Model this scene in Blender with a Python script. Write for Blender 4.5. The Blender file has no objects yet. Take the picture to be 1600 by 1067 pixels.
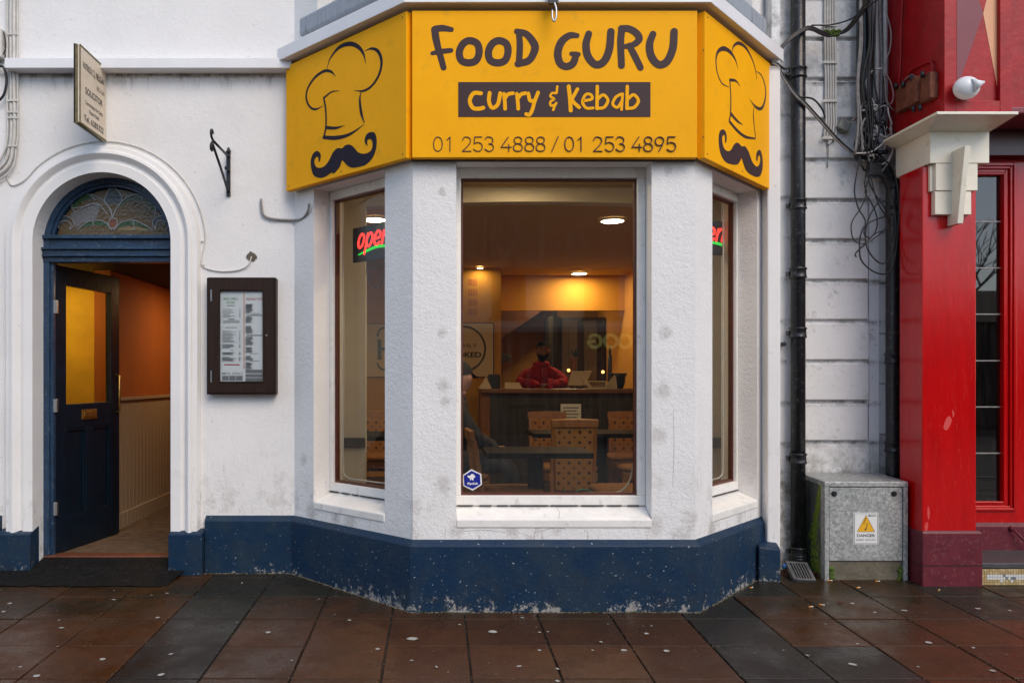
import bpy, bmesh, math, random
from mathutils import Vector, Matrix
from mathutils.geometry import tessellate_polygon
random.seed(7)
SC = bpy.context.scene
COL = SC.collection
PI = math.pi
# ------------------------------------------------------------------ camera, sky, sun, exposure
F, CX, CY, E = 1250.0, 680.0, 590.0, 1.285      # focal length in photo pixels, principal point, eye height
cam = bpy.data.cameras.new('camera'); camo = bpy.data.objects.new('camera', cam); COL.objects.link(camo)
camo.location = (0, 0, E); camo.rotation_euler = (PI/2, 0, 0)
cam.sensor_width = 36; cam.lens = 36*F/1600; cam.shift_x = (800-CX)/1600; cam.shift_y = (CY-533.5)/1600
cam.clip_start = 0.05; cam.clip_end = 500
SC.camera = camo
world = bpy.data.worlds.new("World"); SC.world = world; world.use_nodes = True
wn = world.node_tree; bg = wn.nodes['Background']
sky = wn.nodes.new('ShaderNodeTexSky'); sky.sky_type = 'NISHITA'; sky.sun_disc = False
SUN_EL, SUN_AZ = math.radians(42), math.radians(151)     # azimuth clockwise from +Y
sky.sun_elevation = SUN_EL; sky.sun_rotation = SUN_AZ; sky.dust_density = 0.6; sky.air_density = 1.0; sky.ozone_density = 1.6
hs = wn.nodes.new('ShaderNodeHueSaturation'); hs.inputs['Saturation'].default_value = .74; wn.links.new(sky.outputs[0], hs.inputs['Color']); wn.links.new(hs.outputs[0], bg.inputs[0]); bg.inputs[1].default_value = 0.15
sl = bpy.data.lights.new('sun', 'SUN'); sl.energy = 1.1; sl.angle = math.radians(35); sl.color = (1.0, 0.82, 0.62)
so = bpy.data.objects.new('sun', sl); COL.objects.link(so)
sd = Vector((math.sin(SUN_AZ)*math.cos(SUN_EL), math.cos(SUN_AZ)*math.cos(SUN_EL), math.sin(SUN_EL)))
so.rotation_euler = sd.to_track_quat('Z', 'Y').to_euler(); so.location = (5, -5, 8)
SC.view_settings.view_transform = 'Standard'; SC.view_settings.look = 'None'
SC.view_settings.exposure = 0.74; SC.view_settings.gamma = 1

# ------------------------------------------------------------------ helpers
def P(px, py, Y): return Vector(((px-CX)*Y/F, Y, E-(py-CY)*Y/F))
def smooth(pts, n=6, closed=False):
    pts = [Vector(p) for p in pts]; out = []
    N = len(pts)
    if N < 3: return pts
    rng = range(N) if closed else range(N-1)
    for i in rng:
        p0 = pts[(i-1) % N] if closed or i > 0 else pts[0]*2-pts[1]
        p1 = pts[i]; p2 = pts[(i+1) % N]
        p3 = pts[(i+2) % N] if closed or i+2 < N else pts[-1]*2-pts[-2]
        for k in range(n):
            t = k/n
            out.append(0.5*((2*p1)+(p2-p0)*t+(2*p0-5*p1+4*p2-p3)*t*t+(3*p1-p0-3*p2+p3)*t*t*t))
    if not closed: out.append(pts[-1])
    return out
class MB:
    def __init__(s): s.v = []; s.f = []; s.m = []; s.sm = []; s.mi = 0
    def vert(s, p): s.v.append(tuple(p)); return len(s.v)-1
    def face(s, idx, sm=False): s.f.append(tuple(idx)); s.m.append(s.mi); s.sm.append(sm)
    def poly(s, pts, sm=False): s.face([s.vert(p) for p in pts], sm)
    def hexa(s, p):   # 8 pts: bottom 4 ccw, top 4
        i = [s.vert(q) for q in p]
        for a in ((0,3,2,1),(4,5,6,7),(0,1,5,4),(1,2,6,5),(2,3,7,6),(3,0,4,7)): s.face([i[k] for k in a])
    def box(s, x0, x1, y0, y1, z0, z1):
        s.hexa([(x0,y0,z0),(x1,y0,z0),(x1,y1,z0),(x0,y1,z0),(x0,y0,z1),(x1,y0,z1),(x1,y1,z1),(x0,y1,z1)])
    def fbox(s, fr, u0, u1, n0, n1, z0, z1):
        q = [fr.p(u0,n0,z0),fr.p(u1,n0,z0),fr.p(u1,n1,z0),fr.p(u0,n1,z0),fr.p(u0,n0,z1),fr.p(u1,n0,z1),fr.p(u1,n1,z1),fr.p(u0,n1,z1)]
        s.hexa(q)
    def tube(s, pts, r, n=8, sm=True, r2=None, caps=True):
        pts = [Vector(p) for p in pts]; rings = []; N = len(pts)
        t0 = (pts[1]-pts[0]).normalized()
        up = Vector((0,0,1)) if abs(t0.z) < .9 else Vector((1,0,0))
        a = t0.cross(up).normalized()
        for i, p in enumerate(pts):
            t = ((pts[min(i+1,N-1)]-pts[max(i-1,0)]))
            t = t.normalized() if t.length > 1e-9 else t0
            a = (a - t*a.dot(t)); a = a.normalized() if a.length > 1e-6 else t.orthogonal().normalized()
            b = t.cross(a)
            rr = r if r2 is None else r+(r2-r)*i/(N-1)
            if isinstance(r, (list, tuple)): rr = r[i]
            rings.append([s.vert(p+(a*math.cos(2*PI*k/n)+b*math.sin(2*PI*k/n))*rr) for k in range(n)])
        for i in range(N-1):
            for k in range(n): s.face([rings[i][k], rings[i][(k+1)%n], rings[i+1][(k+1)%n], rings[i+1][k]], sm)
        if caps: s.face(rings[0][::-1]); s.face(rings[-1])
    def lathe(s, prof, c, n=20, axis='Z', sm=True):
        rings = []
        for (r, h) in prof:
            ring = []
            for k in range(n):
                a = 2*PI*k/n; x, y = r*math.cos(a), r*math.sin(a)
                ring.append(s.vert((c[0]+x, c[1]+y, c[2]+h) if axis == 'Z' else ((c[0]+x, c[1]+h, c[2]-y) if axis == 'Y' else (c[0]+h, c[1]+x, c[2]+y))))
            rings.append(ring)
        for i in range(len(rings)-1):
            for k in range(n): s.face([rings[i][k], rings[i][(k+1)%n], rings[i+1][(k+1)%n], rings[i+1][k]], sm)
        s.face(rings[0][::-1]); s.face(rings[-1])
    def ball(s, c, r, sc=(1,1,1), n=12, m=8):
        rings = []
        for j in range(m+1):
            th = PI*j/m
            rings.append([s.vert((c[0]+r*sc[0]*math.sin(th)*math.cos(2*PI*k/n), c[1]+r*sc[1]*math.sin(th)*math.sin(2*PI*k/n), c[2]+r*sc[2]*math.cos(th))) for k in range(n)])
        for j in range(m):
            for k in range(n): s.face([rings[j][k], rings[j+1][k], rings[j+1][(k+1)%n], rings[j][(k+1)%n]], True)
    def solid_poly(s, pts3, nrm, t, sm=False):   # flat concave polygon with thickness t along nrm
        nrm = Vector(nrm); pts3 = [Vector(p) for p in pts3]
        tris = tessellate_polygon([pts3])
        top = [s.vert(p+nrm*t) for p in pts3]; bot = [s.vert(p) for p in pts3]
        for tr in tris:
            a, b, c = [pts3[k] for k in tr]
            if (b-a).cross(c-a).dot(nrm) < 0: tr = tr[::-1]
            s.face([top[k] for k in tr]); s.face([bot[k] for k in tr[::-1]])
        N = len(pts3)
        for i in range(N): s.face([bot[i], bot[(i+1)%N], top[(i+1)%N], top[i]])
    def build(s, name, mats, parent=None, bevel=0, bseg=2, fix=True, loc=None):
        me = bpy.data.meshes.new(name); me.from_pydata(s.v, [], s.f)
        if not isinstance(mats, (list, tuple)): mats = [mats]
        for m in mats: me.materials.append(m)
        for i, p in enumerate(me.polygons): p.material_index = s.m[i]; p.use_smooth = s.sm[i]
        if fix:
            bm = bmesh.new(); bm.from_mesh(me); bmesh.ops.remove_doubles(bm, verts=bm.verts, dist=1e-6)
            bmesh.ops.recalc_face_normals(bm, faces=bm.faces); bm.to_mesh(me); bm.free()
        o = bpy.data.objects.new(name, me); COL.objects.link(o)
        if parent is not None: o.parent = parent
        if bevel:
            b = o.modifiers.new('edge', 'BEVEL'); b.width = bevel; b.segments = bseg; b.limit_method = 'ANGLE'; b.angle_limit = math.radians(40); b.harden_normals = False
        return o
class Fr:   # wall frame: u along wall (left to right from the street), n inward, z up
    def __init__(s, a, b):
        s.o = Vector((a[0], a[1])); d = Vector((b[0], b[1]))-s.o; s.L = d.length; s.d = d/s.L; s.m = Vector((-s.d.y, s.d.x))
    def p(s, u, n, z): q = s.o+s.d*u+s.m*n; return Vector((q.x, q.y, z))
    def hit(s, px, py, n=0.0):     # where the sight line through a photo pixel meets this wall (offset n)
        k = (px-CX)/F; q = s.o+s.m*n       # q+d*u : x = k*y
        u = (k*q.y-q.x)/(s.d.x-k*s.d.y); Y = q.y+s.d.y*u
        return u, E-(py-CY)*Y/F
def tag(o, label=None, cat=None, group=None, kind=None):
    if label: o['label'] = label
    if cat: o['category'] = cat
    if group: o['group'] = group
    if kind: o['kind'] = kind
    return o
def empty(name, loc, label, cat, group=None):
    o = bpy.data.objects.new(name, None); COL.objects.link(o); o.location = loc; o.empty_display_size = .1
    bpy.context.view_layer.update()
    return tag(o, label, cat, group)
def root0(name, loc, label, cat, group=None):
    """empty at the thing's base; parts are modelled in world space and parented keeping their place"""
    o = empty(name, loc, label, cat, group); return o
def adopt(parent, *kids):
    for k in kids:
        k.parent = parent; k.matrix_parent_inverse = Matrix.Translation(parent.location).inverted() if parent.type == 'EMPTY' else Matrix.Identity(4)
    return kids[0] if len(kids) == 1 else kids
# ---- planar marks (lettering, logos, papers) on a plane
class Pl:
    def __init__(s, o, r, u): s.o = Vector(o); s.r = Vector(r).normalized(); s.u = Vector(u).normalized(); s.n = s.r.cross(s.u)
    def p(s, a, b, c=0): return s.o+s.r*a+s.u*b+s.n*c
    def px(s, px, py):
        d = Vector(((px-CX)/F, 1, -(py-CY)/F)); c = Vector((0,0,E)); t = (s.o-c).dot(s.n)/d.dot(s.n); q = c+d*t-s.o
        return Vector((q.dot(s.r), q.dot(s.u)))
class Marks:
    def __init__(s, pl, t=0.001): s.pl = pl; s.mb = MB(); s.t = t; s.k = 0
    def _c(s): s.k += 1; return s.t+s.k*0.00012
    def stroke(s, pts, w, n=5, closed=False, sm=True):
        raw = [Vector(p) for p in pts]
        q = smooth(raw, n, closed) if sm else raw
        N = len(q)
        if isinstance(w, (int, float)): ws = [w/2]*N
        else:
            ws = []
            for i in range(N):
                t = i/(N-1)*(len(w)-1); a = int(min(t, len(w)-2)); ws.append((w[a]+(w[a+1]-w[a])*(t-a))/2)
        c = s._c(); L = []; R = []
        for i in range(N):
            if closed: t = q[(i+1)%N]-q[(i-1)%N]
            else: t = q[min(i+1,N-1)]-q[max(i-1,0)]
            t = t.normalized() if t.length > 1e-9 else Vector((1,0)); nn = Vector((-t.y, t.x))
            L.append(q[i]+nn*ws[i]); R.append(q[i]-nn*ws[i])
        mb = s.mb; pl = s.pl
        lv = [(mb.vert(pl.p(a.x,a.y,c)), mb.vert(pl.p(b.x,b.y,c))) for a, b in zip(L, R)]
        lb = [(mb.vert(pl.p(a.x,a.y,0)), mb.vert(pl.p(b.x,b.y,0))) for a, b in zip(L, R)]
        rng = range(N) if closed else range(N-1)
        for i in rng:
            j = (i+1)%N
            mb.face([lv[i][0], lv[i][1], lv[j][1], lv[j][0]]); mb.face([lb[i][0], lv[i][0], lv[j][0], lb[j][0]]); mb.face([lv[i][1], lb[i][1], lb[j][1], lv[j][1]])
        if not closed:
            for e in (0, N-1):
                if ws[e] < 1e-4: continue
                t = (q[1]-q[0]) if e == 0 else (q[-1]-q[-2]); a0 = math.atan2(t.y, t.x)+(PI/2 if e == 0 else -PI/2)
                arc = [q[e]+Vector((math.cos(a0+PI*k/8), math.sin(a0+PI*k/8)))*ws[e] for k in range(9)]
                cc = c+0.00005
                mb.face([mb.vert(pl.p(a.x,a.y,cc)) for a in arc])
    def rect(s, a0, b0, a1, b1):
        c = s._c(); s.mb.solid_poly([s.pl.p(a0,b0),s.pl.p(a1,b0),s.pl.p(a1,b1),s.pl.p(a0,b1)], s.pl.n, c)
    def fill(s, pts, n=4, sm=True):
        c = s._c(); q = smooth([Vector(p) for p in pts], n, True) if sm else [Vector(p) for p in pts]
        s.mb.solid_poly([s.pl.p(a.x, a.y) for a in q], s.pl.n, c)
    def build(s, name, mat, parent=None): return s.mb.build(name, mat, parent, fix=False)
def text(body, pl, a, b, h, mat, name='lettering', width=None, align='LEFT', bold=0.0, lift=0.001, up=0.0008):
    cu = bpy.data.curves.new('t', 'FONT'); cu.body = body; cu.size = 1.0; cu.offset = bold; cu.resolution_u = 4
    o = bpy.data.objects.new('t', cu); COL.objects.link(o); bpy.context.view_layer.update()
    me = bpy.data.meshes.new_from_object(o.evaluated_get(bpy.context.evaluated_depsgraph_get()))
    bpy.data.objects.remove(o)
    xs = [v.co.x for v in me.vertices]; x0, x1 = min(xs), max(xs)
    sy = h/0.72; sx = sy if width is None else width/(x1-x0)
    W = (x1-x0)*sx; off = {'LEFT': 0, 'CENTER': -W/2, 'RIGHT': -W}[align]
    for v in me.vertices:
        v.co = pl.p(a+off+(v.co.x-x0)*sx, b+v.co.y*sy, lift+up)
    me.materials.append(mat)
    r = bpy.data.objects.new(name, me); COL.objects.link(r); me.name = name
    return r
# ------------------------------------------------------------------ materials
def mat(name, col, rough=.6, metal=0.0, spec=.5, bump=0, bscale=50, var=0, vscale=6, emit=None, es=0, coat=0, var2=None, stretch=None, dirt=None, dirtamt=.3, dirtscale=3, rvar=0):
    m = bpy.data.materials.new(name); m.use_nodes = True; nt = m.node_tree; b = nt.nodes['Principled BSDF']
    b.inputs['Roughness'].default_value = rough; b.inputs['Metallic'].default_value = metal; b.inputs['Specular IOR Level'].default_value = spec
    b.inputs['Base Color'].default_value = (*col, 1)
    if coat: b.inputs['Coat Weight'].default_value = coat; b.inputs['Coat Roughness'].default_value = .12
    N = nt.nodes; L = nt.links
    geo = N.new('ShaderNodeNewGeometry'); vec = geo.outputs['Position']
    if stretch:
        mp = N.new('ShaderNodeMapping'); mp.inputs['Scale'].default_value = stretch; L.new(vec, mp.inputs[0]); vec = mp.outputs[0]
    cur = None
    if var:
        no = N.new('ShaderNodeTexNoise'); no.inputs['Scale'].default_value = vscale; no.inputs['Detail'].default_value = 6; no.inputs['Roughness'].default_value = .65; L.new(vec, no.inputs[0])
        mr = N.new('ShaderNodeMapRange'); mr.inputs[1].default_value = .3; mr.inputs[2].default_value = .7; L.new(no.outputs[0], mr.inputs[0])
        mx = N.new('ShaderNodeMix'); mx.data_type = 'RGBA'
        mx.inputs[6].default_value = (*[c*(1-var) for c in col], 1); mx.inputs[7].default_value = (*(var2 or [min(1, c*(1+var)) for c in col]), 1)
        L.new(mr.outputs[0], mx.inputs[0]); cur = mx.outputs[2]
        if rvar:
            m2 = N.new('ShaderNodeMapRange'); m2.inputs[1].default_value = .35; m2.inputs[2].default_value = .65; m2.inputs[3].default_value = rough-rvar; m2.inputs[4].default_value = rough+rvar; L.new(no.outputs[0], m2.inputs[0]); L.new(m2.outputs[0], b.inputs['Roughness'])
    if dirt:
        no = N.new('ShaderNodeTexNoise'); no.inputs['Scale'].default_value = dirtscale; no.inputs['Detail'].default_value = 9; no.inputs['Roughness'].default_value = .72; L.new(vec, no.inputs[0])
        mr = N.new('ShaderNodeMapRange'); mr.inputs[1].default_value = .56; mr.inputs[2].default_value = .72; mr.inputs[4].default_value = dirtamt; L.new(no.outputs[0], mr.inputs[0])
        mx = N.new('ShaderNodeMix'); mx.data_type = 'RGBA'; mx.inputs[7].default_value = (*dirt, 1)
        if cur: L.new(cur, mx.inputs[6])
        else: mx.inputs[6].default_value = (*col, 1)
        L.new(mr.outputs[0], mx.inputs[0]); cur = mx.outputs[2]
    if cur: L.new(cur, b.inputs['Base Color'])
    if bump:
        no = N.new('ShaderNodeTexNoise'); no.inputs['Scale'].default_value = bscale; no.inputs['Detail'].default_value = 3; L.new(vec, no.inputs[0])
        bu = N.new('ShaderNodeBump'); bu.inputs['Strength'].default_value = bump; bu.inputs['Distance'].default_value = .01; L.new(no.outputs[0], bu.inputs['Height']); L.new(bu.outputs[0], b.inputs['Normal'])
    if emit: b.inputs['Emission Color'].default_value = (*emit, 1); b.inputs['Emission Strength'].default_value = es
    return m
def nodes(m): return m.node_tree.nodes, m.node_tree.links, m.node_tree.nodes['Principled BSDF']
def srgb(r, g, b): return tuple(((c/255)/12.92 if c/255 <= .04045 else ((c/255+.055)/1.055)**2.4) for c in (r, g, b))

def wall_paint(name, col, bump=.5, bsc=70, marks=True, spots=None, joints=0):
    """painted render: pebbly bump, faint patchiness, drip stains below the string course, scuffs low down, small spots"""
    m = bpy.data.materials.new(name); m.use_nodes = True; N, L, b = nodes(m)
    b.inputs['Roughness'].default_value = .62; b.inputs['Specular IOR Level'].default_value = .35
    geo = N.new('ShaderNodeNewGeometry'); pos = geo.outputs['Position']
    def noise(sc, det=5, rough=.6, stretch=None):
        v = pos
        if stretch: mp = N.new('ShaderNodeMapping'); mp.inputs['Scale'].default_value = stretch; L.new(pos, mp.inputs[0]); v = mp.outputs[0]
        n = N.new('ShaderNodeTexNoise'); n.inputs['Scale'].default_value = sc; n.inputs['Detail'].default_value = det; n.inputs['Roughness'].default_value = rough; L.new(v, n.inputs[0]); return n.outputs[0]
    def rng(s, a, c, lo=0, hi=1):
        r = N.new('ShaderNodeMapRange'); r.inputs[1].default_value = a; r.inputs[2].default_value = c; r.inputs[3].default_value = lo; r.inputs[4].default_value = hi; L.new(s, r.inputs[0]); return r.outputs[0]
    def mul(a, c):
        r = N.new('ShaderNodeMath'); r.operation = 'MULTIPLY'; L.new(a, r.inputs[0])
        if isinstance(c, (int, float)): r.inputs[1].default_value = c
        else: L.new(c, r.inputs[1])
        return r.outputs[0]
    def mix(f, c0, c1):
        x = N.new('ShaderNodeMix'); x.data_type = 'RGBA'; L.new(f, x.inputs[0])
        if isinstance(c0, tuple): x.inputs[6].default_value = (*c0, 1)
        else: L.new(c0, x.inputs[6])
        x.inputs[7].default_value = (*c1, 1); return x.outputs[2]
    sep = N.new('ShaderNodeSeparateXYZ'); L.new(pos, sep.inputs[0]); z = sep.outputs[2]
    c = mix(rng(noise(2.2, 6, .65), .35, .7), col, tuple(k*.92 for k in col))
    c = mix(mul(rng(noise(28, 3, .5), .70, .76), .35), c, tuple(k*.5 for k in col))         # small spots
    if marks:
        drip = mul(mul(rng(noise(6, 8, .8, (2.2, 2.2, .5)), .50, .70), rng(z, 3.17, 3.285)), rng(z, 3.298, 3.294))
        c = mix(mul(drip, .9), c, (.09, .075, .06))
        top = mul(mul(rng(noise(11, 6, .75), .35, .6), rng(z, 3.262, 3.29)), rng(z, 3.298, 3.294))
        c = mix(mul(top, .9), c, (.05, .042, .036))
        low = mul(rng(noise(5, 8, .75, (1, 1, .8)), .52, .66), rng(z, .95, .35))
        c = mix(mul(low, .6), c, (.30, .27, .23))
        fl_ = mul(rng(noise(40, 9, .85), .60, .68), rng(z, 1.3, .4, .25, 1))
        c = mix(mul(fl_, .6), c, (.20, .18, .16))
        st = mul(rng(noise(14, 5, .7, (2, 2, .3)), .60, .70), rng(z, .9, .4))
        c = mix(mul(st, .5), c, (.22, .20, .18))
    if spots:
        tot = None
        nz = N.new('ShaderNodeTexNoise'); nz.inputs['Scale'].default_value = 30; nz.inputs['Detail'].default_value = 5; L.new(pos, nz.inputs[0])
        vs = N.new('ShaderNodeVectorMath'); vs.operation = 'MULTIPLY_ADD'; L.new(nz.outputs['Color'], vs.inputs[0]); vs.inputs[1].default_value = (.05,.05,.05); L.new(pos, vs.inputs[2])
        for (sx_, sy_, sz_, r_) in spots:
            dn_ = N.new('ShaderNodeVectorMath'); dn_.operation = 'DISTANCE'; L.new(vs.outputs[0], dn_.inputs[0]); dn_.inputs[1].default_value = (sx_+.025, sy_+.025, sz_+.025)
            q_ = rng(dn_.outputs['Value'], r_, r_*.35)
            if tot is None: tot = q_
            else: mxx = N.new('ShaderNodeMath'); mxx.operation = 'MAXIMUM'; L.new(tot, mxx.inputs[0]); L.new(q_, mxx.inputs[1]); tot = mxx.outputs[0]
        c = mix(mul(mul(tot, rng(noise(45, 4, .7), .3, .6, .3, 1)), .5), c, (.30, .27, .24))
    if joints:
        fr_ = N.new('ShaderNodeMath'); fr_.operation = 'MULTIPLY_ADD'; L.new(z, fr_.inputs[0]); fr_.inputs[1].default_value = -1/.2747; fr_.inputs[2].default_value = joints/.2747+20
        f2 = N.new('ShaderNodeMath'); f2.operation = 'FRACT'; L.new(fr_.outputs[0], f2.inputs[0])
        a_ = rng(f2.outputs[0], .14, .0); b2 = rng(f2.outputs[0], .93, 1.0)
        mm_ = N.new('ShaderNodeMath'); mm_.operation = 'MAXIMUM'; L.new(a_, mm_.inputs[0]); L.new(b2, mm_.inputs[1])
        c = mix(mul(mul(mm_.outputs[0], rng(noise(7, 8, .8), .44, .62)), .85), c, (.05, .045, .04))
        c = mix(mul(rng(noise(12, 9, .8), .57, .68), .45), c, (.16, .145, .12))
        c = mix(mul(mul(rng(z, .95, .6), rng(noise(8, 8, .8), .40, .58)), .75), c, (.13, .12, .075))
        c = mix(mul(mul(rng(z, 2.55, 3.1), rng(noise(4, 8, .8), .45, .62)), .5), c, (.10, .095, .09))
    L.new(c, b.inputs['Base Color'])
    h1 = noise(bsc, 2, .5); h2 = noise(bsc*.35, 3, .5); h3 = noise(1.8, 2, .5)
    a = N.new('ShaderNodeMath'); a.operation = 'MULTIPLY_ADD'; L.new(h2, a.inputs[0]); a.inputs[1].default_value = 1.2; L.new(h1, a.inputs[2])
    a2 = N.new('ShaderNodeMath'); a2.operation = 'MULTIPLY_ADD'; L.new(h3, a2.inputs[0]); a2.inputs[1].default_value = 3; L.new(a.outputs[0], a2.inputs[2])
    bu = N.new('ShaderNodeBump'); bu.inputs['Strength'].default_value = bump; bu.inputs['Distance'].default_value = .006; L.new(a2.outputs[0], bu.inputs['Height']); L.new(bu.outputs[0], b.inputs['Normal'])
    return m
def plinth_paint():
    m = bpy.data.materials.new('blue_plinth_paint'); m.use_nodes = True; N, L, b = nodes(m)
    b.inputs['Roughness'].default_value = .5; b.inputs['Specular IOR Level'].default_value = .3
    geo = N.new('ShaderNodeNewGeometry'); pos = geo.outputs['Position']; sep = N.new('ShaderNodeSeparateXYZ'); L.new(pos, sep.inputs[0])
    def noise(sc, det=5, r=.6):
        n = N.new('ShaderNodeTexNoise'); n.inputs['Scale'].default_value = sc; n.inputs['Detail'].default_value = det; n.inputs['Roughness'].default_value = r; L.new(pos, n.inputs[0]); return n.outputs[0]
    def math2(op, a, c):
        r = N.new('ShaderNodeMath'); r.operation = op
        for k, q in enumerate((a, c)):
            if isinstance(q, (int, float)): r.inputs[k].default_value = q
            else: L.new(q, r.inputs[k])
        return r.outputs[0]
    def rng(s, a, c, lo=0, hi=1):
        r = N.new('ShaderNodeMapRange'); r.inputs[1].default_value = a; r.inputs[2].default_value = c; r.inputs[3].default_value = lo; r.inputs[4].default_value = hi; L.new(s, r.inputs[0]); return r.outputs[0]
    def mix(f, c0, c1):
        x = N.new('ShaderNodeMix'); x.data_type = 'RGBA'; L.new(f, x.inputs[0])
        if isinstance(c0, tuple): x.inputs[6].default_value = (*c0, 1)
        else: L.new(c0, x.inputs[6])
        x.inputs[7].default_value = (*c1, 1); return x.outputs[2]
    c = mix(rng(noise(5, 6, .7), .4, .68), (.003, .023, .060), (.016, .034, .056))
    c = mix(math2('MULTIPLY', rng(noise(9, 8, .75), .5, .72, 0, .7), rng(sep.outputs[2], .33, .02)), c, (.020, .020, .026))
    # chipped paint close to the ground
    edge = math2('MULTIPLY', rng(sep.outputs[2], .16, -.02, 0, .27), rng(noise(2.9, 4, .6), .40, .56, .45, 1))
    chip = rng(math2('ADD', noise(22, 9, .8), edge), .735, .75)
    c = mix(chip, c, (.30, .29, .27))
    scr = N.new('ShaderNodeTexNoise'); scr.inputs['Scale'].default_value = 10; scr.inputs['Detail'].default_value = 8; scr.inputs['Roughness'].default_value = .85; scr.inputs['Distortion'].default_value = 2.5; L.new(pos, scr.inputs[0])
    c = mix(rng(scr.outputs[0], .60, .72, 0, .5), c, (.07, .085, .10))
    spk = rng(noise(75, 2, .5), .715, .75)
    c = mix(spk, c, (.42, .45, .47))
    L.new(c, b.inputs['Base Color'])
    h = math2('ADD', noise(60, 3), math2('MULTIPLY', noise(14, 4), 1.6)); h = math2('SUBTRACT', h, math2('MULTIPLY', chip, .5))
    bu = N.new('ShaderNodeBump'); bu.inputs['Strength'].default_value = .32; bu.inputs['Distance'].default_value = .006; L.new(h, bu.inputs['Height']); L.new(bu.outputs[0], b.inputs['Normal'])
    return m
def slab_mat(name, c0, c1):
    m = bpy.data.materials.new(name); m.use_nodes = True; N, L, b = nodes(m)
    geo = N.new('ShaderNodeNewGeometry'); pos = geo.outputs['Position']
    def noise(sc, det=5, r=.6):
        n = N.new('ShaderNodeTexNoise'); n.inputs['Scale'].default_value = sc; n.inputs['Detail'].default_value = det; n.inputs['Roughness'].default_value = r; L.new(pos, n.inputs[0]); return n.outputs[0]
    def mixr(f, c0, c1):
        x = N.new('ShaderNodeMix'); x.data_type = 'RGBA'; L.new(f, x.inputs[0])
        for k, c in ((6, c0), (7, c1)):
            if isinstance(c, tuple): x.inputs[k].default_value = (*c, 1)
            else: L.new(c, x.inputs[k])
        return x.outputs[2]
    def rng(s, a, c, lo=0, hi=1):
        r = N.new('ShaderNodeMapRange'); r.inputs[1].default_value = a; r.inputs[2].default_value = c; r.inputs[3].default_value = lo; r.inputs[4].default_value = hi; L.new(s, r.inputs[0]); return r.outputs[0]
    c = mixr(geo.outputs['Random Per Island'], c0, c1)
    c = mixr(rng(noise(4, 9, .75), .38, .66, 0, .6), c, tuple(k*.45 for k in c0))
    c = mixr(rng(noise(11, 9, .8), .56, .70, 0, .35), c, tuple(k*1.9 for k in c0))
    c = mixr(rng(noise(170, 3, .6), .58, .70, 0, .6), c, tuple(min(1, k*2.6) for k in c0))
    c = mixr(rng(noise(120, 3, .6), .60, .70, 0, .6), c, tuple(k*.3 for k in c0))
    # green-black grime near the wall foot
    sep = N.new('ShaderNodeSeparateXYZ'); L.new(pos, sep.inputs[0])
    mu = N.new('ShaderNodeMath'); mu.operation = 'MULTIPLY'; L.new(rng(sep.outputs[1], 4.15, 4.6, 0, .8), mu.inputs[0]); L.new(rng(noise(3.2, 5, .7), .35, .6, .25, 1), mu.inputs[1])
    c = mixr(mu.outputs[0], c, (.018, .018, .011))
    L.new(c, b.inputs['Base Color'])
    L.new(rng(noise(3.4, 7, .7), .42, .60, .22, .55), b.inputs['Roughness']); b.inputs['Specular IOR Level'].default_value = .22
    bu = N.new('ShaderNodeBump'); bu.inputs['Strength'].default_value = .35; bu.inputs['Distance'].default_value = .004; L.new(noise(120, 3), bu.inputs['Height']); L.new(bu.outputs[0], b.inputs['Normal'])
    return m
def glass_mat(name, tint=(.93,.95,.93), gain=1.0):
    m = bpy.data.materials.new(name); m.use_nodes = True; N = m.node_tree.nodes; L = m.node_tree.links
    for n in list(N): N.remove(n)
    out = N.new('ShaderNodeOutputMaterial'); tr = N.new('ShaderNodeBsdfTransparent'); tr.inputs[0].default_value = (*tint, 1)
    gl = N.new('ShaderNodeBsdfGlossy'); gl.inputs['Roughness'].default_value = .015
    fr = N.new('ShaderNodeFresnel'); fr.inputs[0].default_value = 1.5
    mu = N.new('ShaderNodeMath'); mu.operation = 'MULTIPLY'; mu.inputs[1].default_value = gain; mu.use_clamp = True
    # faint streaks of dried rain add a little haze of dirt
    geo = N.new('ShaderNodeNewGeometry'); mp = N.new('ShaderNodeMapping'); mp.inputs['Scale'].default_value = (9, 9, .6); L.new(geo.outputs['Position'], mp.inputs[0])
    no = N.new('ShaderNodeTexNoise'); no.inputs['Scale'].default_value = 6; no.inputs['Detail'].default_value = 6; no.inputs['Roughness'].default_value = .7; L.new(mp.outputs[0], no.inputs[0])
    mr = N.new('ShaderNodeMapRange'); mr.inputs[1].default_value = .45; mr.inputs[2].default_value = .8; mr.inputs[4].default_value = .028; L.new(no.outputs[0], mr.inputs[0])
    df = N.new('ShaderNodeBsdfDiffuse'); df.inputs[0].default_value = (.5,.48,.42,1)
    m1 = N.new('ShaderNodeMixShader'); m2 = N.new('ShaderNodeMixShader')
    L.new(fr.outputs[0], mu.inputs[0]); L.new(mu.outputs[0], m1.inputs[0]); L.new(tr.outputs[0], m1.inputs[1]); L.new(gl.outputs[0], m1.inputs[2])
    L.new(mr.outputs[0], m2.inputs[0]); L.new(m1.outputs[0], m2.inputs[1]); L.new(df.outputs[0], m2.inputs[2]); L.new(m2.outputs[0], out.inputs[0])
    return m
W_ = (.80, .79, .78)
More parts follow.
